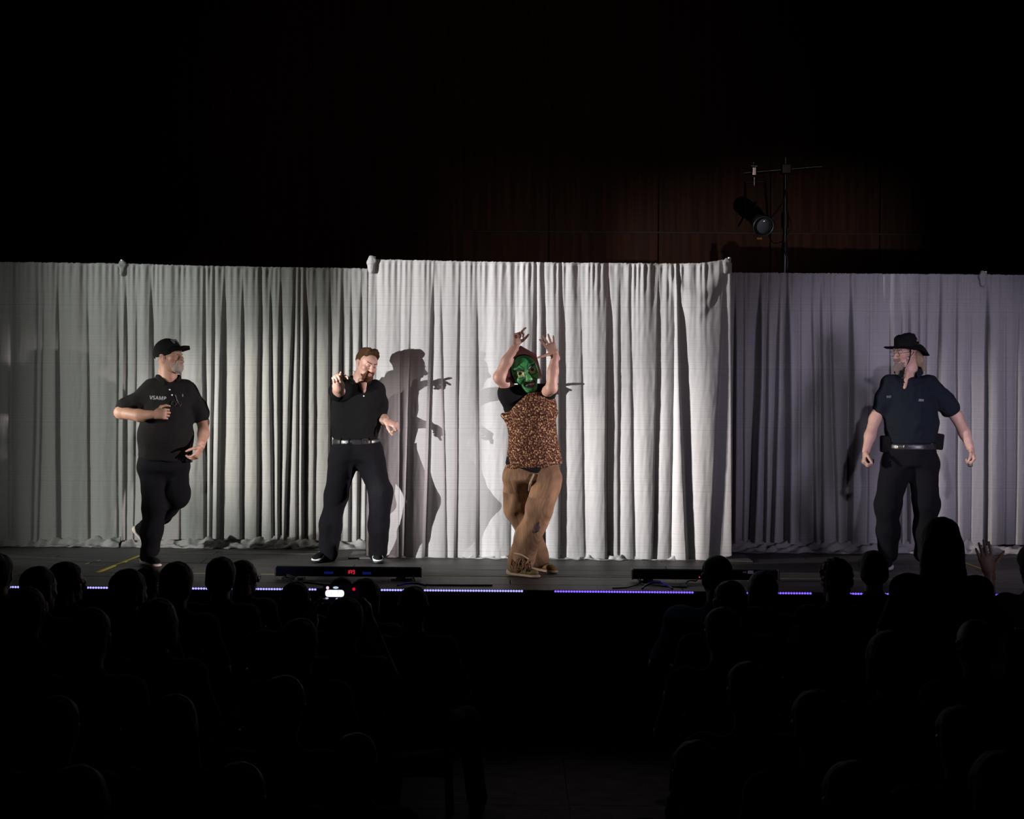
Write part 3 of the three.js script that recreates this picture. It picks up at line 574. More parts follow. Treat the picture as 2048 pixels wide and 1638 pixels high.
// a shoe whose heel stands at a point; f is towards the toe
function shoe(parent, at, f, up, upperMat, soleMat, o = {}) {
  const z = f.clone().normalize(), y = up.clone().addScaledVector(z, -up.dot(z)).normalize(), x = y.clone().cross(z), m = new THREE.Matrix4().makeBasis(x, y, z).setPosition(at).scale(V(o.size ?? 1, o.size ?? 1, o.size ?? 1));
  const upper = new Field().bar(V(0, 0.056, 0.05), V(0, 0.04, 0.215), [0.033, 0.04, 0.045], [0.041, 0.026, 0.056], { k: 0.03, u: V(1, 0, 0) }).bar(V(0, 0.06, 0.05), V(0, 0.115, 0.042), 0.036, 0.036, { k: 0.03 }).ball(V(0, 0.15, 0.045), [0.028, 0.045, 0.03], { cut: true, k: 0.008 }).mesh(0.006);
  const sole = new Field().bar(V(0, 0.015, 0.04), V(0, 0.014, 0.235), [0.037, 0.0155, 0.046], [0.046, 0.0135, 0.052], { k: 0.02, u: V(1, 0, 0) }).bar(V(0, 0.03, 0.02), V(0, 0.03, 0.03), [0.035, 0.022, 0.03], [0.035, 0.018, 0.03], { k: 0.01, u: V(1, 0, 0) }).mesh(0.006);
  const s = part('shoe', placed(upper, m), upperMat, parent);
  part('sole', placed(sole, m), soleMat, s);
  const lace = []; for (let i = 0; i < 4; i++) lace.push(rod(V(-0.02, 0.096 - i * 0.009, 0.085 + i * 0.026), V(0.02, 0.096 - i * 0.009, 0.085 + i * 0.026), 0.003));
  part('laces', placed(join(lace), m), o.laceMat || upperMat, s);
  if (o.patch) part('white_flash', placed(new Field().bar(V(0.0, 0.045, 0.19), V(0, 0.03, 0.24), [0.044, 0.018, 0.03], [0.042, 0.016, 0.034], { k: 0.01, u: V(1, 0, 0) }).mesh(0.006), m), o.patch, s, 'white panel on the toe'), part('heel_flash', placed(new Field().bar(V(0, 0.055, 0.012), V(0, 0.04, 0.02), [0.031, 0.022, 0.02], [0.033, 0.02, 0.02], { k: 0.01, u: V(1, 0, 0) }).mesh(0.006), m), o.patch, s, 'white panel on the heel');
  return s;
}
// where the camera's ray through a pixel meets a mesh
const caster = new THREE.Raycaster();
function surfaceAt(mesh, px, py, lift = 0.002) {
  scene.updateMatrixWorld(true);
  const o = V(0, EYE, 0), d = P(px, py, 10).sub(o).normalize(); caster.set(o, d);
  const h = caster.intersectObject(mesh, false)[0]; if (!h) { console.log('no surface', mesh.name, px, py); return null; }
  const n = h.face.normal.clone(), root = mesh.parent; let top = mesh; while (top.parent !== scene) top = top.parent;
  return { at: h.point.clone().sub(top.position).addScaledVector(n, lift), n };
}
function facing(g, s, up = V(0, 1, 0)) { const z = s.n.clone().normalize(), x = up.clone().cross(z).normalize(), y = z.clone().cross(x); return g.applyMatrix4(new THREE.Matrix4().makeBasis(x, y, z).setPosition(s.at)); }
function lettering(text, size, mat, mesh, px, py, slant = 0, name = 'lettering') {
  const s = surfaceAt(mesh, px, py, 0.006); if (!s) return;
  const g = new TextGeometry(text, { font, size, depth: 0.0015, curveSegments: 4 }); g.computeBoundingBox(); g.translate(-(g.boundingBox.max.x) / 2, -size / 2, 0);
  s.n.y = 0; s.n.normalize(); g.rotateZ(slant);
  return part(name, facing(g, s), mat, mesh);
}
function collar(center, rx, rz, height, flare, open, yaw, tilt = 0) {                 // a standing fold of cloth round the neck, open at the front
  const pos = [], idx = [], n = 40, prof = [[0, 0], [flare * 0.3, height], [flare * 0.75, height * 0.95], [flare * 1.5, height * 0.1], [flare * 1.2, height * 0.02]];
  for (let i = 0; i <= n; i++) {
    const a = open + (2 * Math.PI - 2 * open) * i / n, s = Math.sin(a), c = Math.cos(a), front = Math.max(0, c) ** 2;
    prof.forEach(([o, h]) => { const p = V(s * (rx + o), h * (1 - 0.2 * front) - front * tilt, c * (rz + o * (1 + front * 0.5))); p.applyAxisAngle(V(0, 1, 0), yaw).add(center); pos.push(p.x, p.y, p.z); });
  }
  const m = prof.length;
  for (let i = 0; i < n; i++) for (let j = 0; j < m; j++) { const a = i * m + j, b = i * m + (j + 1) % m, c = a + m, d = b + m; idx.push(a, b, c, b, d, c); }
  const g = new THREE.BufferGeometry(); g.setAttribute('position', new THREE.Float32BufferAttribute(pos, 3)); g.setIndex(idx); g.computeVertexNormals(); uvFlat(g);
  return g;
}
function performer(foot, label) {
  const D = groundDepth(...foot), at = P(foot[0], foot[1], D), root = thing('person', label, 'person', V(at.x, 0, at.z), 'performers on the stage');
  const J = (px, py, dz = 0) => P(px, py, D - dz).sub(root.position);
  return { root, J, D };
}
const turnU = (yaw) => V(Math.cos(yaw), 0, -Math.sin(yaw)), faceV = (yaw) => V(Math.sin(yaw), 0, Math.cos(yaw));

// ---------------------------------------------------------------- man in the cap, striding to the right
{
  const { root, J } = performer([297, 1129], 'bearded man in black polo shirt, cap and dark trousers striding right, forearm across his chest');
  const yaw = 0.45, u = turnU(yaw), fw = faceV(yaw), T = { u, k: 0.05 }, tone = [0.4, 0.22, 0.155];
  const off = (p, a, up = 0) => p.clone().addScaledVector(fw, a).add(V(0, up, 0));
  const shirt = part('polo_shirt', new Field()
    .bar(J(337, 768), J(334, 800), [0.15, 0.1, 0.04], [0.2, 0.14, 0.04], T).bar(J(334, 800), off(J(330, 868), 0.03), [0.2, 0.145], [0.205, 0.185], T).bar(off(J(330, 868), 0.03), off(J(328, 914), 0.015), [0.205, 0.185], [0.2, 0.165, 0.02], T)
    .bar(J(303, 781, 0.03), J(374, 781, -0.03), 0.066, 0.064, { k: 0.06 })
    .chain([J(300, 783, 0.04), J(262, 811, 0.1), J(250, 818, 0.12)], [0.078, 0.073, 0.078], { k: 0.04 })
    .chain([J(377, 783, -0.05), J(394, 815, -0.08), J(399, 828, -0.08)], [0.075, 0.068, 0.072], { k: 0.04 })
    .mesh(0.011, folds(0.011, 8, 7, 2)), M.greyBlackCloth, root);
  const head = headField({ jaw: 1.08, neck: 1.12 }).mesh(0.0045), HM = headMatrix(J(339, 713, 0.02), 1.17, -0.16, 0.02, 1.04);
  paint(head, skinTone(tone));
  const arms = paint(new Field().chain([J(300, 783, 0.04), J(241, 825, 0.16), J(280, 831, 0.23), J(308, 829, 0.27)], [0.055, 0.046, 0.046, 0.032], { k: 0.025 })
    .chain([J(378, 783, -0.05), J(406, 844, -0.1), J(407, 868, 0.0), J(402, 893, 0.1)], [0.052, 0.045, 0.043, 0.03], { k: 0.025 })
    .bar(J(334, 742, 0), J(336, 776, 0.0), 0.066, 0.078, { k: 0.03 }).bar(J(338, 766, 0.05), J(346, 786, 0.09), 0.045, 0.03, { k: 0.03 }).mesh(0.01), flatColor(tone, 3));
  const h1 = paint(handField(J(308, 829, 0.27), V(1, 0.08, 0.25), V(0, -0.2, -1), true, [1.35, 1.45, 1.5, 1.5, 0.9], { size: 1.08 }).mesh(0.0042), flatColor(tone, 5));
  const h2 = paint(handField(J(402, 893, 0.1), V(-0.35, -0.85, 0.4), V(-0.9, 0.2, -0.3), false, [0.75, 0.95, 1.05, 1.1, 0.5], { size: 1.05 }).mesh(0.0042), flatColor(tone, 7));
  part('body', skinJoin([placed(head, HM), arms, h1, h2]), skinMaterial, root);
  part('trousers', new Field().bar(off(J(328, 905), 0), off(J(329, 935), 0), [0.185, 0.15, 0.05], [0.19, 0.155, 0.06], T)
    .chain([J(303, 935, 0.02), J(309, 1010, 0.06), J(303, 1066, 0.02), J(300, 1098, 0)], [0.105, 0.086, 0.078, 0.07], { k: 0.05 })
    .chain([J(350, 935, -0.04), J(356, 990, 0.0), J(322, 1030, -0.25), J(296, 1054, -0.44)], [0.108, 0.088, 0.074, 0.062], { k: 0.05 })
    .mesh(0.011, folds(0.012, 6, 5, 9)), M.jeans, root);
  const whiteSole = std(lin(0.66, 0.56, 0.52), 0.6);
  shoe(root, J(285, 1127, -0.06).setY(0), V(0.62, 0, 0.78), V(0, 1, 0), M.blackCloth, whiteSole);
  { const toe = ground(322, 1109).sub(root.position), f = V(0.68, -0.66, 0.12); shoe(root, toe.clone().addScaledVector(f.clone().normalize(), -0.285).add(V(-0.045, 0.0, 0)), f, V(0.7, 0.66, 0.25), M.blackCloth, whiteSole); }
  const cap = part('cap', placed(new Field().ball(V(0, 0.045, -0.014), [0.089, 0.093, 0.109], { k: 0.01 }).bar(V(0, -0.2, 0.3), V(0, -0.2, -0.4), [0.3, 0.226, 0.1], [0.3, 0.19, 0.1], { cut: true, k: 0.008, u: V(1, 0, 0) }).bar(V(0, 0.034, -0.1), V(0, 0.012, -0.108), [0.05, 0.012, 0.01], [0.045, 0.012, 0.01], { k: 0.02 }).ball(V(0, 0.134, -0.012), [0.009, 0.006, 0.009], { k: 0.004 }).mesh(0.005), HM), M.greyBlackCloth, root);
  part('brim', placed(new Field().bar(V(0, 0.05, 0.075), V(0, 0.05, 0.15), [0.05, 0.008, 0.02], [0.045, 0.0075, 0.026], { k: 0.015, u: V(1, 0, 0) }).bar(V(0.045, 0.041, 0.06), V(0.035, 0.041, 0.138), [0.04, 0.008, 0.02], [0.03, 0.0075, 0.022], { k: 0.015, u: V(1, -0.45, 0) }).bar(V(-0.045, 0.041, 0.06), V(-0.035, 0.041, 0.138), [0.04, 0.008, 0.02], [0.03, 0.0075, 0.022], { k: 0.015, u: V(1, 0.45, 0) }).mesh(0.0035), HM), M.blackCloth, cap);
  part('emblem', placed(new RoundedBoxGeometry(0.07, 0.042, 0.006, 2, 0.003).rotateX(-0.62).translate(0, 0.104, 0.066), HM), std(lin(0.13, 0.135, 0.135), 0.9), cap, 'light grey emblem patch');
  const hairMat = std(lin(0.35, 0.29, 0.24), 0.9);
  part('hair', placed(new Field().ball(V(0, 0.026, -0.02), [0.079, 0.07, 0.097], { k: 0.01 }).ball(V(0, -0.01, 0.085), [0.12, 0.1, 0.085], { cut: true, k: 0.01 }).ball(V(0, -0.13, 0), [0.2, 0.1, 0.2], { cut: true, k: 0.01 }).mesh(0.005, folds(0.004, 60, 30, 4)), HM), hairMat, root);
  part('beard', placed(new Field().bar(V(0, -0.088, 0.058), V(0, -0.122, 0.068), [0.036, 0.034, 0.02], [0.024, 0.024, 0.016], { k: 0.02 }).bar(V(-0.022, -0.052, 0.091), V(0.022, -0.052, 0.091), 0.0085, 0.0085, { k: 0.01 }).bar(V(-0.056, -0.04, 0.012), V(-0.03, -0.1, 0.058), 0.016, 0.023, { k: 0.025 }).bar(V(0.056, -0.04, 0.012), V(0.03, -0.1, 0.058), 0.016, 0.023, { k: 0.025 }).bar(V(-0.026, -0.055, 0.085), V(-0.03, -0.09, 0.07), 0.01, 0.012, { k: 0.02 }).bar(V(0.026, -0.055, 0.085), V(0.03, -0.09, 0.07), 0.01, 0.012, { k: 0.02 }).mesh(0.004, folds(0.005, 60, 40, 8)), HM), std(lin(0.3, 0.245, 0.21), 0.95), root);
  for (const e of [-1, 1]) { const b = part('eye', placed(new THREE.SphereGeometry(0.0112, 16, 12).translate(e * 0.0315, 0.001, 0.0795), HM), M.eye, root); part('iris', placed(new THREE.SphereGeometry(0.006, 12, 8).translate(e * 0.0315 + 0.003, 0.002, 0.0868), HM), M.iris, b); part('eyebrow', placed(new Field().bar(V(e * 0.014, 0.023, 0.095), V(e * 0.048, 0.026, 0.077), 0.0055, 0.004, { k: 0.005 }).mesh(0.003), HM), hairMat, root); }
  part('collar', collar(J(336, 762, 0.01), 0.078, 0.074, 0.05, 0.02, 0.5, yaw, 0.045), M.greyBlackCloth, shirt);
  for (const [px, py] of [[339.5, 779.5], [344, 790]]) { const s = surfaceAt(shirt, px, py, 0.001); if (s) part('button', facing(new THREE.SphereGeometry(0.0065, 12, 8).scale(1, 1, 0.5), s), M.button, shirt); }
  for (const [a, b] of [[[350, 790], [354, 803]], [[354, 802], [360, 813]]]) { const s = surfaceAt(shirt, ...a, 0.006), t = surfaceAt(shirt, ...b, 0.006); if (s && t) part('eyeglasses_arm', rod(s.at, t.at, 0.003), M.chrome, root); }
  { const s = surfaceAt(shirt, 352, 807, 0.007); if (s) part('eyeglasses', facing(join([new THREE.TorusGeometry(0.018, 0.0025, 6, 20).translate(-0.02, 0, 0), new THREE.TorusGeometry(0.018, 0.0025, 6, 20).translate(0.022, -0.004, 0)]), s), M.blackMetal, root); }
  { const s = surfaceAt(shirt, 365, 791, 0.002); if (s) part('name_pin', facing(rbox(0.008, 0.022, 0.003, 0.001), s), M.printDim, shirt); }
  lettering('VSAMP', 0.028, M.print, shirt, 316, 796, -0.06);
  part('radio', rbox(0.055, 0.1, 0.035, 0.008).translate(...J(378, 912, 0.06).toArray()), M.blackPlastic, root);
  part('radio_aerial', rod(J(379, 903, 0.06), J(383.5, 875, 0.04), 0.006, 0.004), M.blackPlastic, root);
  part('radio_wire', tube([J(381, 900, 0.07), J(387, 884, 0.05), J(386, 868, 0.04), J(382, 856, 0.05)], 0.0022), M.blackPlastic, root);
}
// ---------------------------------------------------------------- man pointing at the audience
{
  const { root, J } = performer([700, 1122], 'bearded brown-haired man in black polo and belt, legs wide, pointing towards the audience');
  const yaw = 0.12, u = turnU(yaw), T = { u, k: 0.05 }, tone = [0.42, 0.245, 0.19];
  const shirt = part('polo_shirt', new Field()
    .bar(J(722, 776), J(716, 800), [0.13, 0.095, 0.03], [0.185, 0.125, 0.03], T).bar(J(716, 800), J(712, 845), [0.185, 0.13], [0.185, 0.14], T).bar(J(712, 845), J(713, 876), [0.185, 0.14], [0.176, 0.135, 0.02], T)
    .bar(J(697, 774, 0.02), J(749, 778, -0.01), 0.06, 0.064, { k: 0.045 })
    .chain([J(690, 772, 0.02), J(680, 780, 0.11), J(676, 785, 0.155)], [0.07, 0.068, 0.072], { k: 0.04 })
    .chain([J(752, 779, -0.02), J(759, 806, -0.04), J(760, 826, -0.04)], [0.068, 0.062, 0.058], { k: 0.04 })
    .bar(J(666, 800, 0), J(667, 870, 0), 0.015, 0.012, { k: 0.04 })
    .mesh(0.011, folds(0.011, 8, 7, 21)), M.blackCloth, root);
  const HM = headMatrix(J(733, 729, 0.06), 0.62, 0.16, -0.2, 1.0), head = paint(headField().mesh(0.0042), skinTone(tone));
  const arms = paint(new Field().chain([J(692, 774, 0.03), J(677, 783, 0.19), J(677, 772, 0.27), J(676, 760, 0.35)], [0.052, 0.046, 0.044, 0.031], { k: 0.025 })
    .chain([J(754, 782, -0.02), J(761, 832, -0.05), J(767, 840, 0.0), J(771, 842, 0.05)], [0.05, 0.045, 0.04, 0.03], { k: 0.025 })
    .bar(J(722, 752, 0.0), J(721, 774, 0.0), 0.062, 0.074, { k: 0.03 }).bar(J(724, 764, 0.055), J(727, 782, 0.112), 0.045, 0.02, { k: 0.03 }).mesh(0.01), flatColor(tone, 2));
  const h1 = paint(handField(J(676, 759, 0.36), V(0.0, 0.3, 1), V(0.45, -1, 0.1), true, [0.06, 1.4, 1.5, 1.5, 0.8], { size: 1.08 }).mesh(0.0042), flatColor(tone, 4));
  const h2 = paint(handField(J(771, 842, 0.05), V(0.9, -0.3, 0.2), V(-0.35, -0.75, -0.55), false, [1.2, 1.25, 1.3, 1.3, 0.7], { size: 1.05 }).mesh(0.0042), flatColor(tone, 6));
  part('body', skinJoin([placed(head, HM), arms, h1, h2]), skinMaterial, root);
  const pants = part('trousers', new Field().bar(J(713, 880), J(713, 915), [0.186, 0.135, 0.03], [0.205, 0.15, 0.05], T)
    .chain([J(688, 915, 0.01), J(672, 990, 0.08), J(661, 1050, 0.03), J(657, 1106, 0.0)], [0.118, 0.092, 0.082, 0.078], { k: 0.05 })
    .chain([J(739, 915, -0.01), J(761, 985, 0.08), J(758, 1050, 0.02), J(755, 1104, -0.03)], [0.118, 0.09, 0.08, 0.078], { k: 0.05 })
    .mesh(0.011, folds(0.012, 6, 5, 27)), M.jeans, root);
  const belt = part('belt', new Field().bar(J(713, 878), J(713, 887), [0.19, 0.142, 0.008], [0.192, 0.144, 0.008], { u, k: 0.005 }).mesh(0.008), M.blackLeather, root);
  { const s = surfaceAt(belt, 730, 882.5, 0.002); if (s) part('buckle', facing(join([box(0.046, 0.006, 0.005, 0, 0.017, 0), box(0.046, 0.006, 0.005, 0, -0.017, 0), box(0.006, 0.04, 0.005, 0.021, 0, 0), box(0.006, 0.04, 0.005, -0.021, 0, 0), box(0.03, 0.004, 0.005, -0.006, 0, 0.002)]), s), M.chrome, belt); }
  for (const px of [681, 698, 742]) { const s = surfaceAt(belt, px, 882.5, 0.001); if (s) part('belt_loop', facing(rbox(0.012, 0.05, 0.006, 0.002), s), M.jeans, pants); }
  const flash = std(lin(0.6, 0.65, 0.7), 0.6);
  shoe(root, J(657, 1116, -0.1).setY(0), V(-0.3, 0, 1), V(0, 1, 0), M.blackCloth, M.blackPlastic, { patch: flash, laceMat: flash });
  shoe(root, J(752, 1116, -0.1).setY(0), V(0.16, 0, 1), V(0, 1, 0), M.blackCloth, M.blackPlastic, { patch: flash, laceMat: flash });
  const hairMat = cloth(lin(0.05, 0.024, 0.012), 0.9);
  part('hair', placed(new Field().ball(V(0, 0.044, -0.022), [0.081, 0.08, 0.097], { k: 0.02 }).bar(V(-0.03, 0.112, 0.04), V(-0.05, 0.1, -0.02), 0.026, 0.026, { k: 0.03 }).bar(V(0.025, 0.112, 0.045), V(0.06, 0.085, 0.02), 0.026, 0.022, { k: 0.03 })
    .ball(V(0, 0.015, 0.1), [0.082, 0.083, 0.07], { cut: true, k: 0.012 }).ball(V(0, -0.1, 0.03), [0.16, 0.118, 0.105], { cut: true, k: 0.012 }).ball(V(0, -0.15, 0), [0.2, 0.1, 0.2], { cut: true, k: 0.01 }).mesh(0.0045, folds(0.006, 45, 20, 14)), HM), hairMat, root);
  part('beard', placed(new Field().bar(V(0, -0.09, 0.058), V(0, -0.118, 0.066), [0.038, 0.032, 0.02], [0.026, 0.024, 0.016], { k: 0.02 }).bar(V(-0.024, -0.05, 0.09), V(0.024, -0.05, 0.09), 0.007, 0.007, { k: 0.01 }).bar(V(-0.058, -0.03, 0.01), V(-0.028, -0.098, 0.056), 0.011, 0.018, { k: 0.02 }).bar(V(0.058, -0.03, 0.01), V(0.028, -0.098, 0.056), 0.011, 0.018, { k: 0.02 }).bar(V(-0.027, -0.054, 0.084), V(-0.032, -0.09, 0.068), 0.009, 0.013, { k: 0.02 }).bar(V(0.027, -0.054, 0.084), V(0.032, -0.09, 0.068), 0.009, 0.013, { k: 0.02 }).mesh(0.004, folds(0.005, 60, 40, 18)), HM), cloth(lin(0.075, 0.031, 0.016)), root);
  for (const e of [-1, 1]) { part('closed_eyelid', placed(new THREE.SphereGeometry(0.0128, 16, 12).scale(1.1, 0.8, 1).translate(e * 0.0315, 0.001, 0.0765), HM), std(lin(0.5, 0.28, 0.22), 0.6), root); part('eyelashes', placed(new Field().bar(V(e * 0.022, -0.004, 0.0885), V(e * 0.042, -0.003, 0.0835), 0.0022, 0.0018, { k: 0.003 }).mesh(0.0016), HM), hairMat, root); part('eyebrow', placed(new Field().bar(V(e * 0.012, 0.017, 0.094), V(e * 0.046, 0.027, 0.077), 0.0045, 0.0035, { k: 0.005 }).mesh(0.0025), HM), hairMat, root); }
  part('collar', collar(J(721, 763, 0.0), 0.076, 0.07, 0.046, 0.018, 0.55, yaw + 0.05, 0.045), M.blackCloth, shirt);
  { const s = surfaceAt(shirt, 727.5, 792, 0.001); if (s) part('button', facing(new THREE.SphereGeometry(0.006, 12, 8).scale(1, 1, 0.5), s), M.button, shirt); }
  part('microphone_wire', tube([J(712, 745, 0.05), J(706, 741, 0.03), J(702, 739, 0.02), J(697, 742, 0.02)], 0.0016), M.blackPlastic, root);
  part('ear_wire', tube([J(719, 757, 0.12), J(717, 760, 0.13), J(720, 765, 0.135), J(724, 762, 0.135), J(723, 757, 0.13), J(719, 757, 0.12)], 0.0018), M.blackPlastic, root);
  part('neck_strap', new THREE.TorusGeometry(0.068, 0.008, 8, 32).rotateX(Math.PI / 2 + 0.15).translate(...J(722, 766, 0.02).toArray()), M.blackLeather, root);
}
// ---------------------------------------------------------------- masked performer with raised arms
{
  const { root, J } = performer([1040, 1151], 'performer in green-faced mask, brown hood and mottled blouse, arms raised, legs crossed');
  const yaw = 0.15, u = turnU(yaw), T = { u, k: 0.05 }, tone = [0.4, 0.23, 0.18];
  const cellAt = (i, j) => { const a = ((i % 20) + 20) % 20, b = ((j % 20) + 20) % 20, h = (k) => { const s = Math.sin(a * 127.1 + b * 311.7 + k * 74.7) * 43758.5453; return s - Math.floor(s); }; return [h(1), h(2), h(3), h(4)]; };
  const spots = dataTexture(320, (x, y) => {                                          // cream flecks of several sizes on brown cloth
    const gx = x / 16, gy = y / 16, i0 = Math.floor(gx), j0 = Math.floor(gy); let k = 0;
    for (let i = i0 - 1; i <= i0 + 1; i++) for (let j = j0 - 1; j <= j0 + 1; j++) {
      const [a, b, c, d] = cellAt(i, j), ang = d * 6.28, dx = gx - i - a, dy = gy - j - b, u = dx * Math.cos(ang) + dy * Math.sin(ang), v = -dx * Math.sin(ang) + dy * Math.cos(ang), r = 0.34 + 0.28 * c;
      k = Math.max(k, (1 - smooth(0.7, 1.15, Math.hypot(u / r, v / (r * 0.6)))) * (0.5 + 0.5 * a));
    }
    k *= 0.55 + 0.45 * smooth(-0.25, 0.2, noise(x * 0.028, y * 0.028, 5));
    return [mix(62, 205, k), mix(34, 168, k), mix(26, 128, k)];
  }, true);
  spots.repeat.set(3.1, 3.1);
  const suedeMap = dataTexture(256, (x, y) => { const c = 1 + 0.3 * noise(x * 0.02, y * 0.012, 3) + 0.16 * noise(x * 0.2, y * 0.035, 6); return [150 * c, 118 * c, 92 * c]; }, true);
  suedeMap.repeat.set(1.6, 1.6);
  const blouseMat = cloth(lin(0.8, 0.8, 0.8), 0.85, { map: spots }), suede = cloth(lin(0.5, 0.5, 0.52), 0.95, { map: suedeMap });
  part('black_shirt', new Field().bar(J(1062, 778), J(1064, 812), [0.12, 0.085, 0.03], [0.165, 0.11, 0.03], T).bar(J(1040, 790, 0.01), J(1088, 786, 0.0), 0.062, 0.055, { k: 0.06 })
    .chain([J(1036, 795, 0.02), J(1019, 793, 0.05), J(1012, 783, 0.07)], [0.075, 0.07, 0.062], { k: 0.05 }).bar(J(1024, 800, 0), J(1022, 818, 0), 0.06, 0.05, { k: 0.05 })
    .chain([J(1084, 790, 0.0), J(1094, 786, 0.04), J(1098, 780, 0.07)], [0.062, 0.056, 0.052], { k: 0.04 }).mesh(0.01, folds(0.005, 9, 6, 31)), M.blackCloth, root);
  part('black_shirt_hem', new Field().bar(J(1066, 925), J(1062, 940), [0.205, 0.15, 0.012], [0.2, 0.152, 0.01], { u: turnU(0.15), k: 0.02 }).mesh(0.009), M.blackCloth, root);
  const blouse = part('blouse', new Field().bar(J(1068, 790, 0.02), J(1068, 822, 0.03), [0.075, 0.085, 0.03], [0.168, 0.135, 0.03], T).bar(J(1068, 822, 0.03), J(1065, 862, 0.01), [0.172, 0.14], [0.172, 0.13], T).bar(J(1065, 862, 0.01), J(1069, 930, 0.0), [0.172, 0.14], [0.215, 0.16, 0.015], T)
    .bar(J(1082, 786, 0.0), J(1092, 806, 0.02), 0.045, 0.07, { k: 0.04 }).bar(J(1028, 842, 0.02), J(1004, 830, 0.02), [0.06, 0.05, 0.03], [0.016, 0.03, 0.012], { k: 0.05 })
    .mesh(0.009, (x, y, z) => 0.009 * noise(x * 8, y * 3, z * 5 + 41) + 0.005 * noise(x * 16 + y * 8, y * 5, 43)), blouseMat, root);
  { const g = blouse.geometry, p = g.attributes.position, u = g.attributes.uv, c = J(1066, 860, 0); for (let i = 0; i < p.count; i++) u.setXY(i, Math.atan2(p.getX(i) - c.x, p.getZ(i) - c.z) * 0.19, p.getY(i)); }   // cloth wraps round the body
  const arms = paint(new Field().chain([J(1030, 792, 0.03), J(999, 755, 0.12), J(1014, 722, 0.12), J(1032, 691, 0.12)], [0.056, 0.044, 0.041, 0.027], { k: 0.025 })
    .chain([J(1088, 788, 0.02), J(1103, 776, 0.16), J(1106, 742, 0.16), J(1110, 711, 0.14)], [0.05, 0.042, 0.039, 0.028], { k: 0.025 })
    .bar(J(1056, 760, -0.02), J(1062, 788, -0.01), 0.055, 0.06, { k: 0.03 }).mesh(0.009), flatColor(tone, 8));
  const HM = headMatrix(J(1049, 743, 0.04), 0.14, 0.08, 0.3, 0.99), head = paint(headField().mesh(0.006), skinTone(tone));
  const h1 = paint(handField(J(1032, 691, 0.12), V(0.12, 1, 0.0), V(0.75, 0.0, 0.65), true, [0.35, 1.35, 1.5, 1.5, 0.8], { size: 1.0, lift: [0.1, 0, 0, 0] }).mesh(0.004), flatColor(tone, 9));
  const h2 = paint(handField(J(1110, 711, 0.14), V(-0.42, 0.9, 0.0), V(0.1, 0.1, 1), false, [-0.06, -0.08, 0.02, 0.1, -0.1], { size: 1.02, spread: 0.2, thumbAlong: 0.15 }).mesh(0.004), flatColor(tone, 10));
  part('body', skinJoin([placed(head, HM), arms, h1, h2]), skinMaterial, root);
  const pants = part('trousers', new Field().bar(J(1066, 930), J(1066, 955), [0.195, 0.15, 0.02], [0.2, 0.15, 0.05], T)
    .chain([J(1034, 955, -0.02), J(1033, 1015, -0.04), J(1058, 1070, -0.14), J(1078, 1116, -0.22)], [0.106, 0.09, 0.085, 0.08], { k: 0.05 })
    .chain([J(1094, 955, 0.03), J(1080, 1020, 0.14), J(1057, 1070, 0.08), J(1042, 1122, 0.02)], [0.11, 0.096, 0.092, 0.1], { k: 0.04 })
    .mesh(0.01, folds(0.014, 7, 5, 51)), suede, root, 'worn brown suede trousers with a torn knee');
  for (const [list, r] of [[[[1076, 1046], [1073, 1058], [1070, 1066]], 0.026]]) { const f = new Field(), pts = list.map((q) => surfaceAt(pants, ...q, -0.008)); if (pts.every(Boolean)) { f.chain(pts.map((q) => q.at), [0.014, r, 0.012], { k: 0.01 }); part('torn_hole', f.mesh(0.005, folds(0.008, 30, 25, 3)), std(lin(0.022, 0.01, 0.012), 0.95), pants, 'dark torn hole at the knee'); } }
  { const list = []; const r = rng(8); for (let i = 0; i < 26; i++) { const px = 1022 + r() * 46, py = 1112 + r() * 14 + (px - 1022) * 0.2, s = surfaceAt(pants, px, py, 0.004); if (s) list.push(rod(s.at, s.at.clone().add(V((r() - 0.5) * 0.05, -0.03 - r() * 0.05, 0.012)), 0.0045, 0.002, 6)); } if (list.length) part('fringe', join(list), suede, pants); }
  { const s = surfaceAt(pants, 1030, 1106, 0.006), t = surfaceAt(pants, 1056, 1118, 0.006), q = surfaceAt(pants, 1043, 1109, 0.008); if (s && t && q) part('ankle_cord', tube([s.at, q.at, t.at], 0.006), std(lin(0.3, 0.22, 0.15), 0.9), pants); }
  { const a = surfaceAt(pants, 1068, 948, 0.006), b = surfaceAt(pants, 1061, 962, 0.008), c = surfaceAt(pants, 1056, 985, 0.006); if (a && b && c) part('drawstring', tube([a.at, b.at, c.at], 0.006), std(lin(0.26, 0.19, 0.13), 0.9), pants); }
  const olive = std(lin(0.1, 0.075, 0.018), 0.7), cream = std(lin(0.36, 0.27, 0.2), 0.7), gold = std(lin(0.3, 0.17, 0.02), 0.7);
  shoe(root, J(1016, 1143, -0.02).setY(0), V(0.8, 0, 0.55), V(0, 1, 0), olive, cream, { laceMat: gold, size: 1.0 });
  shoe(root, J(1064, 1132, -0.3).setY(0).add(V(0, 0, -0.02)), V(0.62, 0, 0.75), V(0, 1, 0), std(lin(0.13, 0.07, 0.012), 0.7), cream, { laceMat: gold });
  // the mask: moulded face with printed brows, eyes, wrinkles and an open mouth
  const mk = new Field(), K = { k: 0.02 };
  mk.ball(V(0, 0.01, 0.012), [0.1, 0.115, 0.1], K).bar(V(0, -0.04, 0.05), V(0.004, -0.135, 0.055), [0.082, 0.055, 0.04], [0.045, 0.04, 0.022], { k: 0.04 }).bar(V(0, -0.12, 0.02), V(0.004, -0.165, 0.0), [0.055, 0.05, 0.02], [0.05, 0.045, 0.012], { k: 0.04 });
  mk.bar(V(0, 0.02, 0.1), V(0, -0.045, 0.135), 0.014, 0.022, { k: 0.02 }).ball(V(0, -0.05, 0.135), [0.026, 0.018, 0.02], { k: 0.015 });
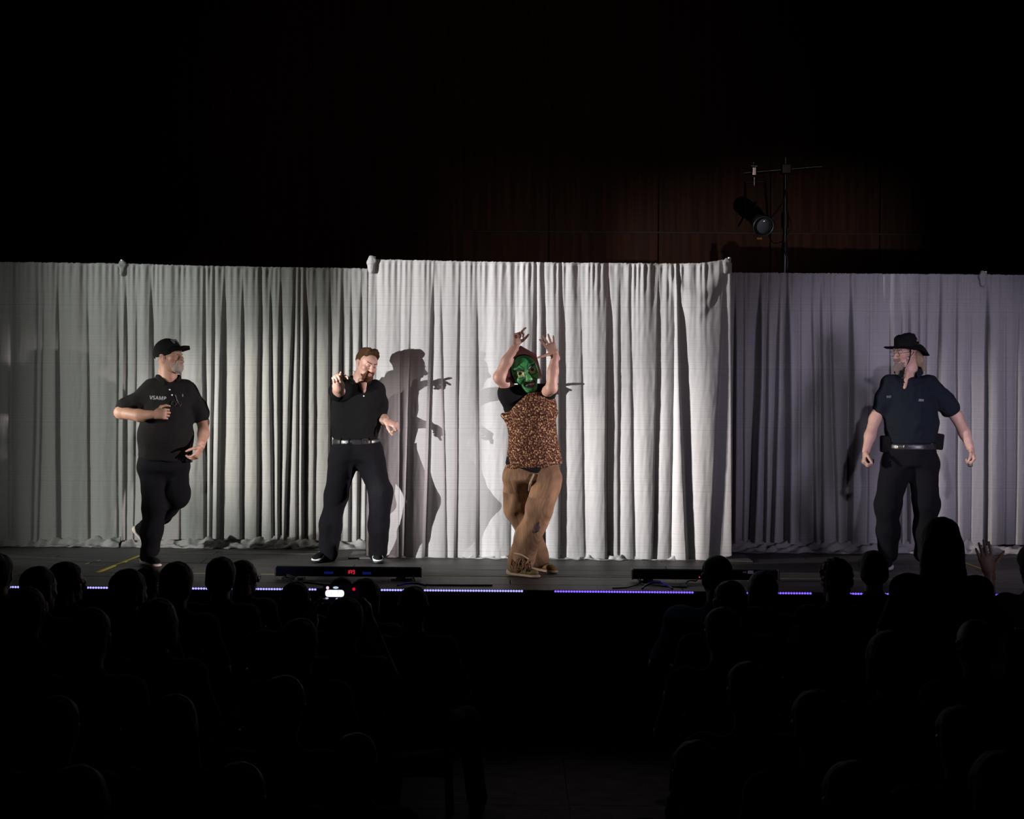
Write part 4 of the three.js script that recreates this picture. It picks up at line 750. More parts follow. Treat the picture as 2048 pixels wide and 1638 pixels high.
  for (const e of [-1, 1]) mk.ball(V(e * 0.047, 0.008, 0.118), [0.027, 0.017, 0.022], { cut: true, k: 0.02 }).ball(V(e * 0.047, 0.006, 0.086), [0.02, 0.016, 0.014], { k: 0.006 }).bar(V(e * 0.018, 0.03, 0.11), V(e * 0.078, 0.048, 0.085), 0.014, 0.01, { k: 0.018 }).ball(V(e * 0.06, -0.04, 0.08), [0.026, 0.022, 0.022], { k: 0.025 });
  mk.bar(V(-0.03, -0.088, 0.115), V(0.032, -0.088, 0.115), [0.03, 0.022, 0.012], [0.03, 0.022, 0.012], { cut: true, k: 0.012, u: V(0, 0, 1) }).ball(V(0.002, -0.095, 0.085), [0.03, 0.012, 0.02], { k: 0.006 });
  const seg = (p, a, b) => { const dx = b[0] - a[0], dy = b[1] - a[1], t = clamp(((p.x - a[0]) * dx + (p.y - a[1]) * dy) / (dx * dx + dy * dy), 0, 1); return Math.hypot(p.x - a[0] - t * dx, p.y - a[1] - t * dy); };
  const maskGeo = paint(mk.mesh(0.0035), (p) => {
    let c = [0.034, 0.25, 0.072]; const put = (q, t) => { c = c.map((v, i) => mix(v, q[i], clamp(t, 0, 1))); }, pen = (a, b, w, q) => put(q, 1 - smooth(w * 0.6, w, seg(p, a, b)));
    put([0.07, 0.23, 0.04], 0.7 * smooth(-0.1, 0.6, noise(p.x * 18, p.y * 14, 4)));
    if (p.z < 0.0) return c;
    const ink = [0.004, 0.02, 0.01], lightGreen = [0.16, 0.34, 0.07];
    for (const e of [-1, 1]) {
      put(lightGreen, 1 - smooth(0.7, 1.05, Math.hypot((p.x - e * 0.047) / 0.034, (p.y - 0.004) / 0.026)));
      put(ink, (1 - smooth(0.9, 1.0, Math.abs(Math.hypot((p.x - e * 0.047) / 0.036, (p.y - 0.0) / 0.028) - 1) * 7)) * (p.y < 0.004 ? 1 : 0.4));
      put([0.5, 0.42, 0.2], 1 - smooth(0.85, 1, Math.hypot((p.x - e * 0.044) / 0.024, (p.y - 0.006) / 0.015)));
      put([0.012, 0.006, 0.006], 1 - smooth(0.8, 1, Math.hypot((p.x - e * 0.05) / 0.0155, (p.y - 0.008) / 0.0145)));
      pen([e * 0.02, 0.026], [e * 0.05, 0.042], 0.0125, [0.012, 0.02, 0.022]); pen([e * 0.05, 0.042], [e * 0.082, 0.036], 0.01, [0.012, 0.02, 0.022]);
      pen([e * 0.018, -0.002], [e * 0.026, -0.045], 0.006, ink); pen([e * 0.03, -0.04], [e * 0.062, -0.075], 0.0055, ink); pen([e * 0.062, -0.075], [e * 0.066, -0.105], 0.005, ink); pen([e * 0.006, 0.03], [e * 0.034, 0.07], 0.0035, ink);
      pen([e * 0.07, -0.01], [e * 0.092, -0.03], 0.004, ink); pen([e * 0.04, -0.12], [e * 0.012, -0.138], 0.004, [0.02, 0.09, 0.02]);
    }
    put([0.014, 0.014, 0.016], 1 - smooth(0.9, 1.05, Math.hypot((p.x - 0.002) / 0.05, (p.y + 0.09) / 0.034)));
    put([0.13, 0.125, 0.13], 1 - smooth(0.8, 1, Math.hypot((p.x + 0.002) / 0.042, (p.y + 0.074) / 0.012)));
    put([0.3, 0.17, 0.17], 1 - smooth(0.8, 1, Math.hypot((p.x - 0.018) / 0.024, (p.y + 0.096) / 0.011)));
    return c;
  });
  const mask = part('mask', placed(maskGeo, HM), std(0xffffff, 0.5, { vertexColors: true }), root, 'green face mask with dark brows and open grey mouth');
  part('mask_lining', placed(new Field().ball(V(0, 0.008, -0.005), [0.109, 0.125, 0.07], { k: 0.01 }).ball(V(0, -0.12, 0), [0.2, 0.05, 0.2], { cut: true, k: 0.01 }).mesh(0.007), HM), M.blackCloth, mask);
  const hood = new ConvexGeometry([[1041, 691, -0.07], [1028, 704, 0.01], [1056, 703, 0.0], [1073, 709, -0.01], [1074, 716, 0.05], [1084, 752, 0.05], [1081, 757, -0.1], [1015, 765, 0.05], [1022, 769, -0.03], [1013, 738, 0.03], [1019, 714, 0.04], [1062, 752, -0.2], [1030, 745, -0.2], [1066, 716, -0.18], [1030, 712, -0.18]].map(([x, y, z]) => J(x, y, z)));
  uvFlat(hood);
  part('hood', hood, std(lin(0.075, 0.013, 0.012), 0.95, { flatShading: true }), root, 'angular dark red-brown hood');
}
// ---------------------------------------------------------------- man in the brimmed hat
{
  const { root, J } = performer([1790, 1141], 'long-haired man in dark navy polo and brimmed hat, feet apart, arms held out');
  const yaw = -0.12, u = turnU(yaw), T = { u, k: 0.05 }, tone = [0.48, 0.29, 0.23];
  const shirt = part('polo_shirt', new Field()
    .bar(J(1816, 762), J(1818, 790), [0.14, 0.1, 0.03], [0.19, 0.135, 0.03], T).bar(J(1818, 790), J(1822, 845), [0.19, 0.14], [0.198, 0.165], T).bar(J(1822, 845), J(1823, 884), [0.198, 0.165], [0.185, 0.15, 0.02], T)
    .bar(J(1783, 769, 0), J(1854, 771, 0), 0.062, 0.064, { k: 0.045 })
    .chain([J(1780, 768, 0), J(1768, 798, 0.0), J(1763, 816, 0.0)], [0.074, 0.07, 0.07], { k: 0.04 })
    .chain([J(1858, 770, 0), J(1887, 800, 0.0), J(1900, 816, 0.0)], [0.078, 0.074, 0.076], { k: 0.04 })
    .mesh(0.011, folds(0.012, 9, 7, 61)), M.navyCloth, root);
  const HM = headMatrix(J(1811, 704, 0.02), -1.12, 0.12, -0.02, 1.0), head = paint(headField().mesh(0.0045), skinTone(tone));
  const arms = paint(new Field().chain([J(1780, 770, 0), J(1750, 838, 0.0), J(1740, 872, 0.04), J(1732, 903, 0.08)], [0.052, 0.044, 0.042, 0.03], { k: 0.025 })
    .chain([J(1860, 772, 0), J(1912, 831, 0.0), J(1929, 866, 0.05), J(1941, 896, 0.08)], [0.052, 0.046, 0.043, 0.03], { k: 0.025 })
    .bar(J(1819, 728, 0), J(1816, 762, 0), 0.056, 0.066, { k: 0.03 }).bar(J(1814, 754, 0.05), J(1809, 775, 0.118), 0.038, 0.014, { k: 0.03 }).mesh(0.01), flatColor(tone, 12));
  const h1 = paint(handField(J(1732, 903, 0.08), V(-0.25, -0.92, 0.25), V(0.9, -0.2, 0.1), true, [1.2, 1.3, 1.35, 1.4, 0.7], { size: 1.05 }).mesh(0.0042), flatColor(tone, 14));
  const h2 = paint(handField(J(1941, 896, 0.08), V(0.25, -0.92, 0.2), V(-0.9, -0.2, -0.2), false, [1.15, 1.25, 1.3, 1.35, 0.7], { size: 1.08 }).mesh(0.0042), flatColor(tone, 16));
  part('body', skinJoin([placed(head, HM), arms, h1, h2]), skinMaterial, root);
  part('trousers', new Field().bar(J(1822, 888), J(1821, 925), [0.185, 0.15, 0.03], [0.205, 0.155, 0.05], T)
    .chain([J(1792, 930, 0.0), J(1775, 1010, 0.08), J(1775, 1062, 0.03), J(1777, 1106, -0.02)], [0.118, 0.092, 0.082, 0.075], { k: 0.05 })
    .chain([J(1846, 930, 0.0), J(1853, 1010, 0.08), J(1850, 1066, 0.03), J(1848, 1106, -0.02)], [0.118, 0.092, 0.08, 0.075], { k: 0.05 })
    .mesh(0.011, folds(0.013, 6, 6, 67)), M.jeans, root);
  const belt = part('belt', new Field().bar(J(1822, 887), J(1822, 897), [0.188, 0.157, 0.008], [0.191, 0.158, 0.008], { u, k: 0.005 }).mesh(0.008), M.blackLeather, root);
  for (const [px, py] of [[1802, 893], [1865, 888]]) { const s = surfaceAt(belt, px, py, 0.003); if (s) part('buckle', facing(rbox(0.05, 0.022, 0.006, 0.003), s), M.chrome, belt); }
  part('belt_pouch', rbox(0.075, 0.13, 0.09, 0.014).translate(...J(1771, 888, 0.02).toArray()), M.blackCloth, root);
  part('belt_pouch', rbox(0.07, 0.125, 0.1, 0.014).rotateZ(-0.1).translate(...J(1876, 883, 0.0).toArray()), M.blackCloth, root);
  part('held_device', rbox(0.03, 0.035, 0.1, 0.006).rotateY(0.9).translate(...J(1735, 922, 0.1).toArray()), M.blackPlastic, root);
  part('held_device', rbox(0.032, 0.075, 0.035, 0.008).translate(...J(1940.5, 924, 0.08).toArray()), M.blackPlastic, root);
  const sole = std(lin(0.4, 0.4, 0.42), 0.6);
  shoe(root, J(1783, 1137, -0.03).setY(0), V(-0.85, 0, 0.5), V(0, 1, 0), M.blackCloth, sole);
  shoe(root, J(1848, 1137, -0.03).setY(0), V(0.1, 0, 1), V(0, 1, 0), M.blackCloth, sole);
  const hat = part('hat', placed(new Field().bar(V(0, 0.052, -0.012), V(0, 0.114, -0.004), [0.088, 0.108, 0.02], [0.072, 0.086, 0.03], { k: 0.03, u: V(1, 0, 0) }).ball(V(0, 0.16, -0.01), [0.02, 0.02, 0.09], { cut: true, k: 0.03 }).ball(V(0, 0.0, -0.01), [0.078, 0.045, 0.098], { cut: true, k: 0.006 }).mesh(0.0055, folds(0.008, 22, 16, 5)), HM), M.blackCloth, root);
  const brim = (() => {                                                              // soft brim that lifts in front and droops at the sides and back
    const pos = [], idx = [], n = 64, m = 8;
    for (let side = 0; side < 2; side++) for (let i = 0; i <= n; i++) for (let j = 0; j <= m; j++) { const a = i / n * 2 * Math.PI, t = j / m, rx = mix(0.086, 0.155, t), rz = mix(0.104, 0.182, t), z = Math.cos(a) * rz, x = Math.sin(a) * rx; pos.push(x, 0.052 + t * t * (z > 0 ? 0.012 * Math.cos(a) : 0.1 * Math.cos(a)) - t * 0.03 * Math.sin(a) ** 2 + 0.006 * t * noise(x * 20, z * 20, 3) - side * 0.004, z - 0.012); }
    const row = m + 1, layer = row * (n + 1);
    for (let i = 0; i < n; i++) for (let j = 0; j < m; j++) { const a = i * row + j, b = a + 1, c = a + row, d = c + 1; idx.push(a, c, b, b, c, d, layer + a, layer + b, layer + c, layer + b, layer + d, layer + c); }
    for (let i = 0; i < n; i++) { const a = i * row + m, b = a + row; idx.push(a, b, layer + a, b, layer + b, layer + a); }
    const g = new THREE.BufferGeometry(); g.setAttribute('position', new THREE.Float32BufferAttribute(pos, 3)); g.setIndex(idx); g.computeVertexNormals(); uvFlat(g); return g;
  })();
  part('brim', placed(brim, HM), M.blackCloth, hat);
  part('hat_badge', placed(rbox(0.004, 0.014, 0.016, 0.002).translate(0.087, 0.085, -0.05), HM), std(lin(0.22, 0.14, 0.04), 0.6), hat);
  const strand = std(lin(0.22, 0.15, 0.095), 0.85), grey = std(lin(0.17, 0.13, 0.115), 0.9);
  part('hair', placed(new Field().ball(V(0, 0.02, -0.03), [0.082, 0.075, 0.09], { k: 0.01 }).chain([V(0.0, -0.03, -0.095), V(0.005, -0.085, -0.125), V(0.01, -0.15, -0.15)], [0.046, 0.036, 0.016], { k: 0.03 }).ball(V(0, -0.03, 0.085), [0.12, 0.12, 0.095], { cut: true, k: 0.01 }).mesh(0.0048, folds(0.007, 40, 14, 15)), HM), strand, root);
  part('beard', placed(new Field().chain([V(0, -0.085, 0.068), V(0, -0.12, 0.09), V(0, -0.155, 0.092)], [[0.036, 0.032], [0.03, 0.026], [0.012, 0.012]], { k: 0.02 }).bar(V(-0.028, -0.054, 0.09), V(0.028, -0.054, 0.09), 0.011, 0.011, { k: 0.01 }).bar(V(-0.05, -0.05, 0.03), V(-0.024, -0.1, 0.07), 0.013, 0.016, { k: 0.02 }).bar(V(0.05, -0.05, 0.03), V(0.024, -0.1, 0.07), 0.013, 0.016, { k: 0.02 }).mesh(0.004, folds(0.008, 50, 26, 28)), HM), grey, root);
  for (const e of [-1, 1]) { const b = part('eye', placed(new THREE.SphereGeometry(0.0112, 16, 12).translate(e * 0.0315, 0.001, 0.0795), HM), M.eye, root); part('iris', placed(new THREE.SphereGeometry(0.006, 12, 8).translate(e * 0.0315, 0.001, 0.087), HM), M.iris, b); part('eyebrow', placed(new Field().bar(V(e * 0.014, 0.023, 0.095), V(e * 0.048, 0.026, 0.077), 0.006, 0.005, { k: 0.005 }).mesh(0.003), HM), grey, root); }
  part('eyeglasses', placed(join([new THREE.TorusGeometry(0.021, 0.002, 6, 24).translate(-0.032, -0.002, 0.101), new THREE.TorusGeometry(0.021, 0.002, 6, 24).translate(0.032, -0.002, 0.101), rod(V(-0.011, 0.002, 0.103), V(0.011, 0.002, 0.103), 0.002), rod(V(0.053, 0.002, 0.099), V(0.083, 0.004, -0.005), 0.002), rod(V(-0.053, 0.002, 0.099), V(-0.083, 0.004, -0.005), 0.002)]), HM), M.chrome, root);
  const hm = (x, y, z) => V(x, y, z).applyMatrix4(HM);
  part('chin_cord', tube([hm(0.085, 0.05, 0.015), hm(0.083, 0.0, 0.022), hm(0.074, -0.055, 0.03), hm(0.03, -0.118, 0.045), J(1808, 742, 0.12), J(1805, 757, 0.14), J(1809, 766, 0.145)], 0.0038), M.blackCloth, root);
  part('chin_cord', tube([hm(-0.085, 0.05, 0.015), hm(-0.083, -0.02, 0.022), hm(-0.03, -0.12, 0.04), J(1802, 745, 0.12), J(1803, 754, 0.14), J(1806, 762, 0.148), J(1806, 772, 0.15)], 0.0038), M.blackCloth, root);
  part('cord_toggle', new THREE.SphereGeometry(0.01, 12, 8).translate(...J(1806, 756, 0.147).toArray()), M.blackPlastic, root);
  part('ear_mic_wire', tube([hm(0.087, 0.0, -0.01), hm(0.092, -0.02, 0.02), hm(0.078, -0.03, 0.05)], 0.002), M.blackPlastic, root);
  part('collar', collar(J(1817, 747, 0.0), 0.08, 0.076, 0.052, 0.022, 0.5, yaw, 0.05), M.navyCloth, shirt);
  lettering('2DX', 0.017, M.print, shirt, 1841.5, 800, -0.06);
  lettering('DST', 0.015, M.printDim, shirt, 1778, 794, 0.02);
  for (const py of [972, 976, 981]) part('pocket_trim', rod(J(1876, py, 0.02), J(1877.5, py + 4, 0.03), 0.004), M.chrome, root);
}
// ---------------------------------------------------------------- the audience, seated with their backs to the camera
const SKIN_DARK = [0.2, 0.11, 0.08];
const cache = {};
// local axes: floor at y = 0, facing the stage (-z); the top of the head is about 1.32 high
function sitterShapes(o) {
  const key = JSON.stringify(o);
  if (cache[key]) return cache[key];
  const { broad = 1, look = 0, pitch = 0, hair = 'short', pose = 'lap', stand = false } = o, up = stand ? 0.43 : 0, hipZ = 0, b = broad, s = {};
  const hm = new THREE.Matrix4().compose(V(0, 1.2 + up, -0.03), new THREE.Quaternion().setFromEuler(new THREE.Euler(pitch, Math.PI + look, 0, 'YXZ')), V(1, 1, 1));
  s.hm = hm;
  const hips = V(0, 0.52 + up, hipZ), sh = 1.0 + up, T = { k: 0.06 };
  const elbow = {}, wrist = {}, palm = {};
  for (const e of [-1, 1]) { elbow[e] = V(e * 0.26 * b, 0.74 + up, -0.02); wrist[e] = V(e * 0.13, 0.6 + up, -0.27); palm[e] = V(0, -1, 0); }
  if (stand) for (const e of [-1, 1]) { elbow[e] = V(e * 0.25 * b, 0.76 + up, -0.04); wrist[e] = V(e * 0.12, 0.86 + up, -0.27); palm[e] = V(-e, 0, 0); }
  if (pose === 'phone') { elbow[1] = V(0.24, 0.84, -0.22); wrist[1] = V(0.085, 1.15, -0.42); elbow[-1] = V(-0.28, 0.84, -0.2); wrist[-1] = V(-0.205, 1.15, -0.42); palm[1] = V(-1, 0, 0); palm[-1] = V(1, 0, 0); }
  if (pose === 'wave') { elbow[-1] = V(-0.2, 0.93, -0.1); wrist[-1] = V(-0.235, 1.155, -0.09); palm[-1] = V(0, 0.15, -1); }
  if (pose === 'wave') elbow[-1] = V(-0.23, 0.9, -0.1);
  const shoulder = (e) => V(e * 0.165 * b, sh - 0.02, 0.0);
  const f = new Field().bar(V(0, 0.55 + up, 0.0), V(0, 0.8 + up, 0.02), [0.165 * b, 0.125], [0.165 * b, 0.115], T).bar(V(0, 0.8 + up, 0.02), V(0, sh - 0.03, 0.01), [0.165 * b, 0.115], [0.175 * b, 0.095, 0.03], T).bar(shoulder(-1), shoulder(1), 0.062, 0.062, { k: 0.07 }).bar(V(0, sh, 0.005), V(0, sh + 0.06, -0.002), 0.07, 0.062, { k: 0.05 });
  for (const e of [-1, 1]) f.chain([shoulder(e), shoulder(e).lerp(elbow[e], 0.85)], [0.066, 0.06], { k: 0.05 });
  if (stand) f.bar(V(0, 0.86, 0), V(0, 1.0, 0), [0.19 * b, 0.14], [0.175 * b, 0.125], T);
  s.shirt = f.mesh(0.014, folds(0.008, 7, 5, 71));
  const legs = new Field(), shoes = [];
  if (stand) { legs.bar(V(0, 0.84, 0), V(0, 0.95, 0), [0.18 * b, 0.135], [0.175 * b, 0.13], T); for (const e of [-1, 1]) { legs.chain([V(e * 0.095, 0.86, 0), V(e * 0.11, 0.48, -0.01), V(e * 0.115, 0.09, 0.02)], [0.1, 0.07, 0.06], { k: 0.05 }); shoes.push(V(e * 0.12, 0, 0.08)); } } else {
    legs.bar(V(-0.08, 0.54, 0.01), V(0.08, 0.54, 0.01), [0.11, 0.1, 0.09], [0.11, 0.1, 0.09], T);
    for (const e of [-1, 1]) { const out = pose === 'aisle' && e > 0 ? 0.22 : 0, k = V(e * 0.12 + out * 0.75, 0.52, -0.37 + out * 0.2), a = V(e * 0.13 + out, 0.1, -0.34 + out * 0.45); legs.chain([V(e * 0.09, 0.535, 0.0), k, a], [0.088, 0.066, 0.055], { k: 0.05 }); shoes.push(a.clone().setY(0).add(V(0, 0, 0.07))); }
  }
  s.trousers = legs.mesh(0.014, folds(0.008, 7, 5, 75));
  s.shoes = shoes.map((a) => new Field().bar(a.clone().add(V(0, 0.05, -0.04)), a.clone().add(V(0, 0.035, -0.21)), [0.04, 0.045, 0.045], [0.042, 0.03, 0.05], { k: 0.02, u: V(1, 0, 0) }).bar(a.clone().add(V(0, 0.05, -0.06)), a.clone().add(V(0, 0.11, -0.06)), 0.042, 0.042, { k: 0.02 }).mesh(0.012));
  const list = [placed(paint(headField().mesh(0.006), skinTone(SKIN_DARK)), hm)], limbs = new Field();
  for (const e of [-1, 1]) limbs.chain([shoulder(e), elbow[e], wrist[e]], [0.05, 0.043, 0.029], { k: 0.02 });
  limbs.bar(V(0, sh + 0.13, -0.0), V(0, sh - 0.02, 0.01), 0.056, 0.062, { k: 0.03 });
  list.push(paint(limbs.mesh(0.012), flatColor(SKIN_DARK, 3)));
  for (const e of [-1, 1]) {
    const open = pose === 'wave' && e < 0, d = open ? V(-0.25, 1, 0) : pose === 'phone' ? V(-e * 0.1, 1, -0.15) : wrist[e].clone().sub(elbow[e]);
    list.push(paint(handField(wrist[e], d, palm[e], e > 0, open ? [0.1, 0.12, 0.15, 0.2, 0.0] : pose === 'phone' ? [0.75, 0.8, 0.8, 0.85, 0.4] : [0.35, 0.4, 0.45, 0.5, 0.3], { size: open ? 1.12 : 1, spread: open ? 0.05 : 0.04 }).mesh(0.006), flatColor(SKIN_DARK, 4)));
  }
  s.body = skinJoin(list);
  const h = new Field();
  if (hair === 'short' || hair === 'thick' || hair === 'curly') { const g = hair === 'thick' ? 1.12 : hair === 'curly' ? 1.09 : 1; h.ball(V(0, 0.045, -0.018), [0.083 * g, 0.083 * g, 0.1 * g], { k: 0.02 }).ball(V(0, -0.02, -0.05), [0.079 * g, 0.07, 0.062 * g], { k: 0.03 }).ball(V(0, -0.02, 0.105), [0.1, 0.098, 0.085], { cut: true, k: 0.012 }); }
  if (hair === 'long') h.ball(V(0, 0.045, -0.018), [0.09, 0.09, 0.108], { k: 0.02 }).bar(V(0, 0.0, -0.04), V(0, -0.2, -0.055), [0.1, 0.075, 0.03], [0.12, 0.06, 0.03], { k: 0.04, u: V(1, 0, 0) }).ball(V(0, -0.06, 0.11), [0.078, 0.14, 0.09], { cut: true, k: 0.015 });
  if (hair === 'bob') h.ball(V(0, 0.045, -0.018), [0.091, 0.088, 0.107], { k: 0.02 }).bar(V(0, 0.02, -0.02), V(0, -0.085, -0.03), [0.098, 0.09, 0.03], [0.1, 0.085, 0.02], { k: 0.03, u: V(1, 0, 0) }).ball(V(0, -0.03, 0.11), [0.082, 0.12, 0.085], { cut: true, k: 0.015 });
  if (hair === 'bun') h.ball(V(0, 0.045, -0.018), [0.084, 0.084, 0.1], { k: 0.02 }).ball(V(0, -0.02, -0.05), [0.079, 0.07, 0.062], { k: 0.03 }).ball(V(0, 0.11, -0.085), 0.045, { k: 0.02 }).ball(V(0, -0.02, 0.105), [0.1, 0.098, 0.085], { cut: true, k: 0.012 });
  if (hair === 'bald') h.ball(V(0, -0.005, -0.045), [0.081, 0.05, 0.07], { k: 0.02 }).ball(V(0, -0.01, 0.09), [0.1, 0.1, 0.085], { cut: true, k: 0.012 });
  if (hair === 'cropped') h.ball(V(0, 0.038, -0.016), [0.0785, 0.083, 0.0985], { k: 0.02 }).ball(V(0, -0.015, 0.095), [0.1, 0.098, 0.078], { cut: true, k: 0.012 });
  s.hair = placed(h.mesh(0.007, folds(hair === 'curly' ? 0.014 : 0.005, hair === 'curly' ? 40 : 25, hair === 'curly' ? 40 : 12, 5)), hm);
  s.wrist = wrist;
  return cache[key] = s;
}
const chairShapes = (() => {
  const seat = rbox(0.46, 0.06, 0.46, 0.025, 0, 0.374, 0), back = rbox(0.44, 0.4, 0.045, 0.02).rotateX(0.13).translate(0, 0.7, 0.236);
  const legs = [[-1, -1], [1, -1], [-1, 1], [1, 1]].map(([x, z]) => rod(V(x * 0.2, 0.352, z * 0.19), V(x * 0.215, 0.012, z * 0.225), 0.0125));
  const frame = [-1, 1].map((x) => rod(V(x * 0.2, 0.4, 0.2), V(x * 0.205, 0.9, 0.262), 0.0125)), rail = rod(V(-0.205, 0.9, 0.262), V(0.205, 0.9, 0.262), 0.0125);
  return { seat, back, legs, frame, rail };
})();
const chairCloth = cloth(lin(0.02, 0.012, 0.012)), chairMetal = std(lin(0.08, 0.08, 0.085), 0.4, { metalness: 0.8 });
let chairZero = null;
function chair(at, turn, label) {
  let c;
  if (!chairZero) {
    c = chairZero = thing('banquet_chair', label, 'chair', at, 'chairs of the audience');
    part('seat', chairShapes.seat, chairCloth, c); part('backrest', chairShapes.back, chairCloth, c);
    for (const l of chairShapes.legs) part('leg', l, chairMetal, c);
    for (const l of chairShapes.frame) part('back_post', l, chairMetal, c);
    part('top_rail', chairShapes.rail, chairMetal, c);
  } else { c = chairZero.clone(); c.name = numbered('banquet_chair'); c.userData = { ...chairZero.userData, label }; c.position.copy(at); scene.add(c); }
  c.rotation.y = turn;
  return c;
}
const hairTones = { black: lin(0.006, 0.005, 0.005), brown: lin(0.015, 0.009, 0.006), fair: lin(0.03, 0.019, 0.011), grey: lin(0.1, 0.098, 0.095), red: lin(0.035, 0.011, 0.006) };
const hairMats = Object.fromEntries(Object.entries(hairTones).map(([k, v]) => [k, std(v, 0.75)]));
const clothMats = { black: cloth(lin(0.008, 0.008, 0.008)), navy: cloth(lin(0.012, 0.018, 0.05)), maroon: cloth(lin(0.05, 0.008, 0.01)), grey: cloth(lin(0.06, 0.06, 0.063)), blue: cloth(lin(0.03, 0.05, 0.12)), white: cloth(lin(0.45, 0.46, 0.5)), green: cloth(lin(0.02, 0.035, 0.025)) };
const shoeMat = std(lin(0.012, 0.012, 0.012), 0.6);
// px, py: the top of the head in the photograph; D: distance
function sitter(px, py, D, label, shape = {}, hairTone = 'brown', top = 'black', chairLabel) {
  const p = P(px, py, D), k = (p.y - FLOOR) / (1.327 + (shape.stand ? 0.43 : 0)), s = sitterShapes(shape), t = thing('person', label, 'person', V(p.x, FLOOR + 0.011, p.z), 'people in the audience');
  t.scale.setScalar(k);
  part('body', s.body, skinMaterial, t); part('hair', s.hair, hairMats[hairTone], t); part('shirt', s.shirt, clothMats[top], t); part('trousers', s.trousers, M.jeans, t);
  for (const g of s.shoes) part('shoe', g, shoeMat, t);
  if (chairLabel) chair(V(p.x, FLOOR + 0.011, p.z + 0.01), 0, chairLabel).scale.setScalar(k);
  t.updateMatrixWorld(true);
  return { t, k, s, p, toLocal: (v) => t.worldToLocal(v.clone()) };
}
const R1 = -Math.PI / 2;
sitter(-4, 1112, 9.3, 'dark head with a hair bun cut by the left picture edge', { hair: 'bun' }, 'black', 'navy', 'chair under the person cut by the left picture edge');
sitter(76, 1137, 8.4, 'round dark head in front of the long-haired profile near the left edge', { look: -0.5 }, 'brown', 'black', 'chair under the round dark head near the left edge');
const a3 = sitter(133, 1130, 9.2, 'long-haired woman with glasses turned in profile to the right, near the left edge', { hair: 'long', look: -1.15 }, 'brown', 'black', 'chair under the long-haired woman in profile near the left edge');
sitter(256, 1142, 8.0, 'broad dark head just left below the capped man\'s front shoe', { broad: 1.08, look: -0.35 }, 'black', 'black', 'chair under the broad dark head below the capped man\'s shoe');
const a5 = sitter(298, 1137, 9.5, 'head with glinting glasses squeezed between two broader heads below the capped man', { look: -0.7 }, 'red', 'maroon', 'chair under the glasses wearer between two broader heads');
sitter(352, 1131, 8.65, 'wide bumpy-haired head right of the capped man\'s shoe', { hair: 'thick' }, 'black', 'black', 'chair under the wide bumpy-haired head');
sitter(441, 1121, 9.25, 'tall fuzzy-haired head reaching up to the boards, with a second head behind its right side', { hair: 'thick' }, 'black', 'navy', 'chair under the tall fuzzy-haired head');
const a8 = sitter(487, 1122, 9.92, 'head in profile with blue-lit glasses, half hidden by the tall fuzzy-haired head', { look: -1.0, hair: 'cropped' }, 'brown', 'navy', 'chair under the profile with blue-lit glasses');
sitter(590, 1165, 8.3, 'round head covering the lamp strip left of the lit phone', { hair: 'cropped' }, 'brown', 'black', 'chair under the round head left of the lit phone');
sitter(682, 1157, 9.5, 'dark reddish head directly behind the lit phone', { look: 0.3 }, 'red', 'maroon', 'chair of the reddish head behind the lit phone');
sitter(731, 1162, 8.9, 'dark head just right of the lit phone', { hair: 'bob', look: -0.4 }, 'black', 'navy', 'chair of the dark head right of the lit phone');
const holder = sitter(689, 1204, 7.5, 'person below the lit phone holding it up with both hands', { pose: 'phone', hair: 'thick' }, 'black', 'black', 'chair under the person holding the phone');
sitter(826, 1174, 8.2, 'round blue-rimmed head beside the aisle, one leg stretched out into the aisle', { pose: 'aisle', hair: 'cropped', broad: 1.05 }, 'grey', 'navy', 'chair at the aisle whose legs show in front of the pale carpet');
sitter(598, 1243, 6.9, 'head below and left of the phone holder', {}, 'brown', 'black', 'chair under the head below the phone holder');
sitter(312, 1204, 7.3, 'large dark head in the second row below the broad and bumpy heads', { hair: 'bob' }, 'brown', 'green', 'chair under the large dark head in the second row');
sitter(178, 1222, 6.7, 'dark head below the long-haired profile near the left edge', {}, 'black', 'grey', 'chair under the dark head below the long-haired profile');
sitter(52, 1180, 7.6, 'broad person low at the left edge with sloping shoulders', { broad: 1.15 }, 'brown', 'black', 'chair under the broad person low at the left edge');
sitter(565, 1359, 5.7, 'near head in the dark at the lower left, below the round and phone-side heads', {}, 'black', 'black', 'chair under the near head in the dark lower left');
sitter(345, 1400, 5.6, 'near dark figure at the lower left, below the second-row head', { hair: 'long' }, 'brown', 'black', 'chair of the near long-haired figure at the lower left');
sitter(110, 1400, 5.5, 'near dark figure in the lower left corner region', { broad: 1.08 }, 'black', 'black', 'chair of the near figure in the lower left corner region');
sitter(475, 1535, 4.6, 'nearest figure left of the aisle, cut by the bottom edge', {}, 'black', 'black', 'chair of the nearest figure left of the aisle');
sitter(150, 1545, 4.5, 'figure at the bottom edge near the lower left corner', { hair: 'bob' }, 'black', 'black', 'chair at the bottom edge near the lower left corner');
sitter(710, 1475, 5.3, 'dark seated figure nearest the aisle at the bottom left of it', { broad: 1.05 }, 'black', 'black', 'chair of the figure nearest the left side of the aisle');
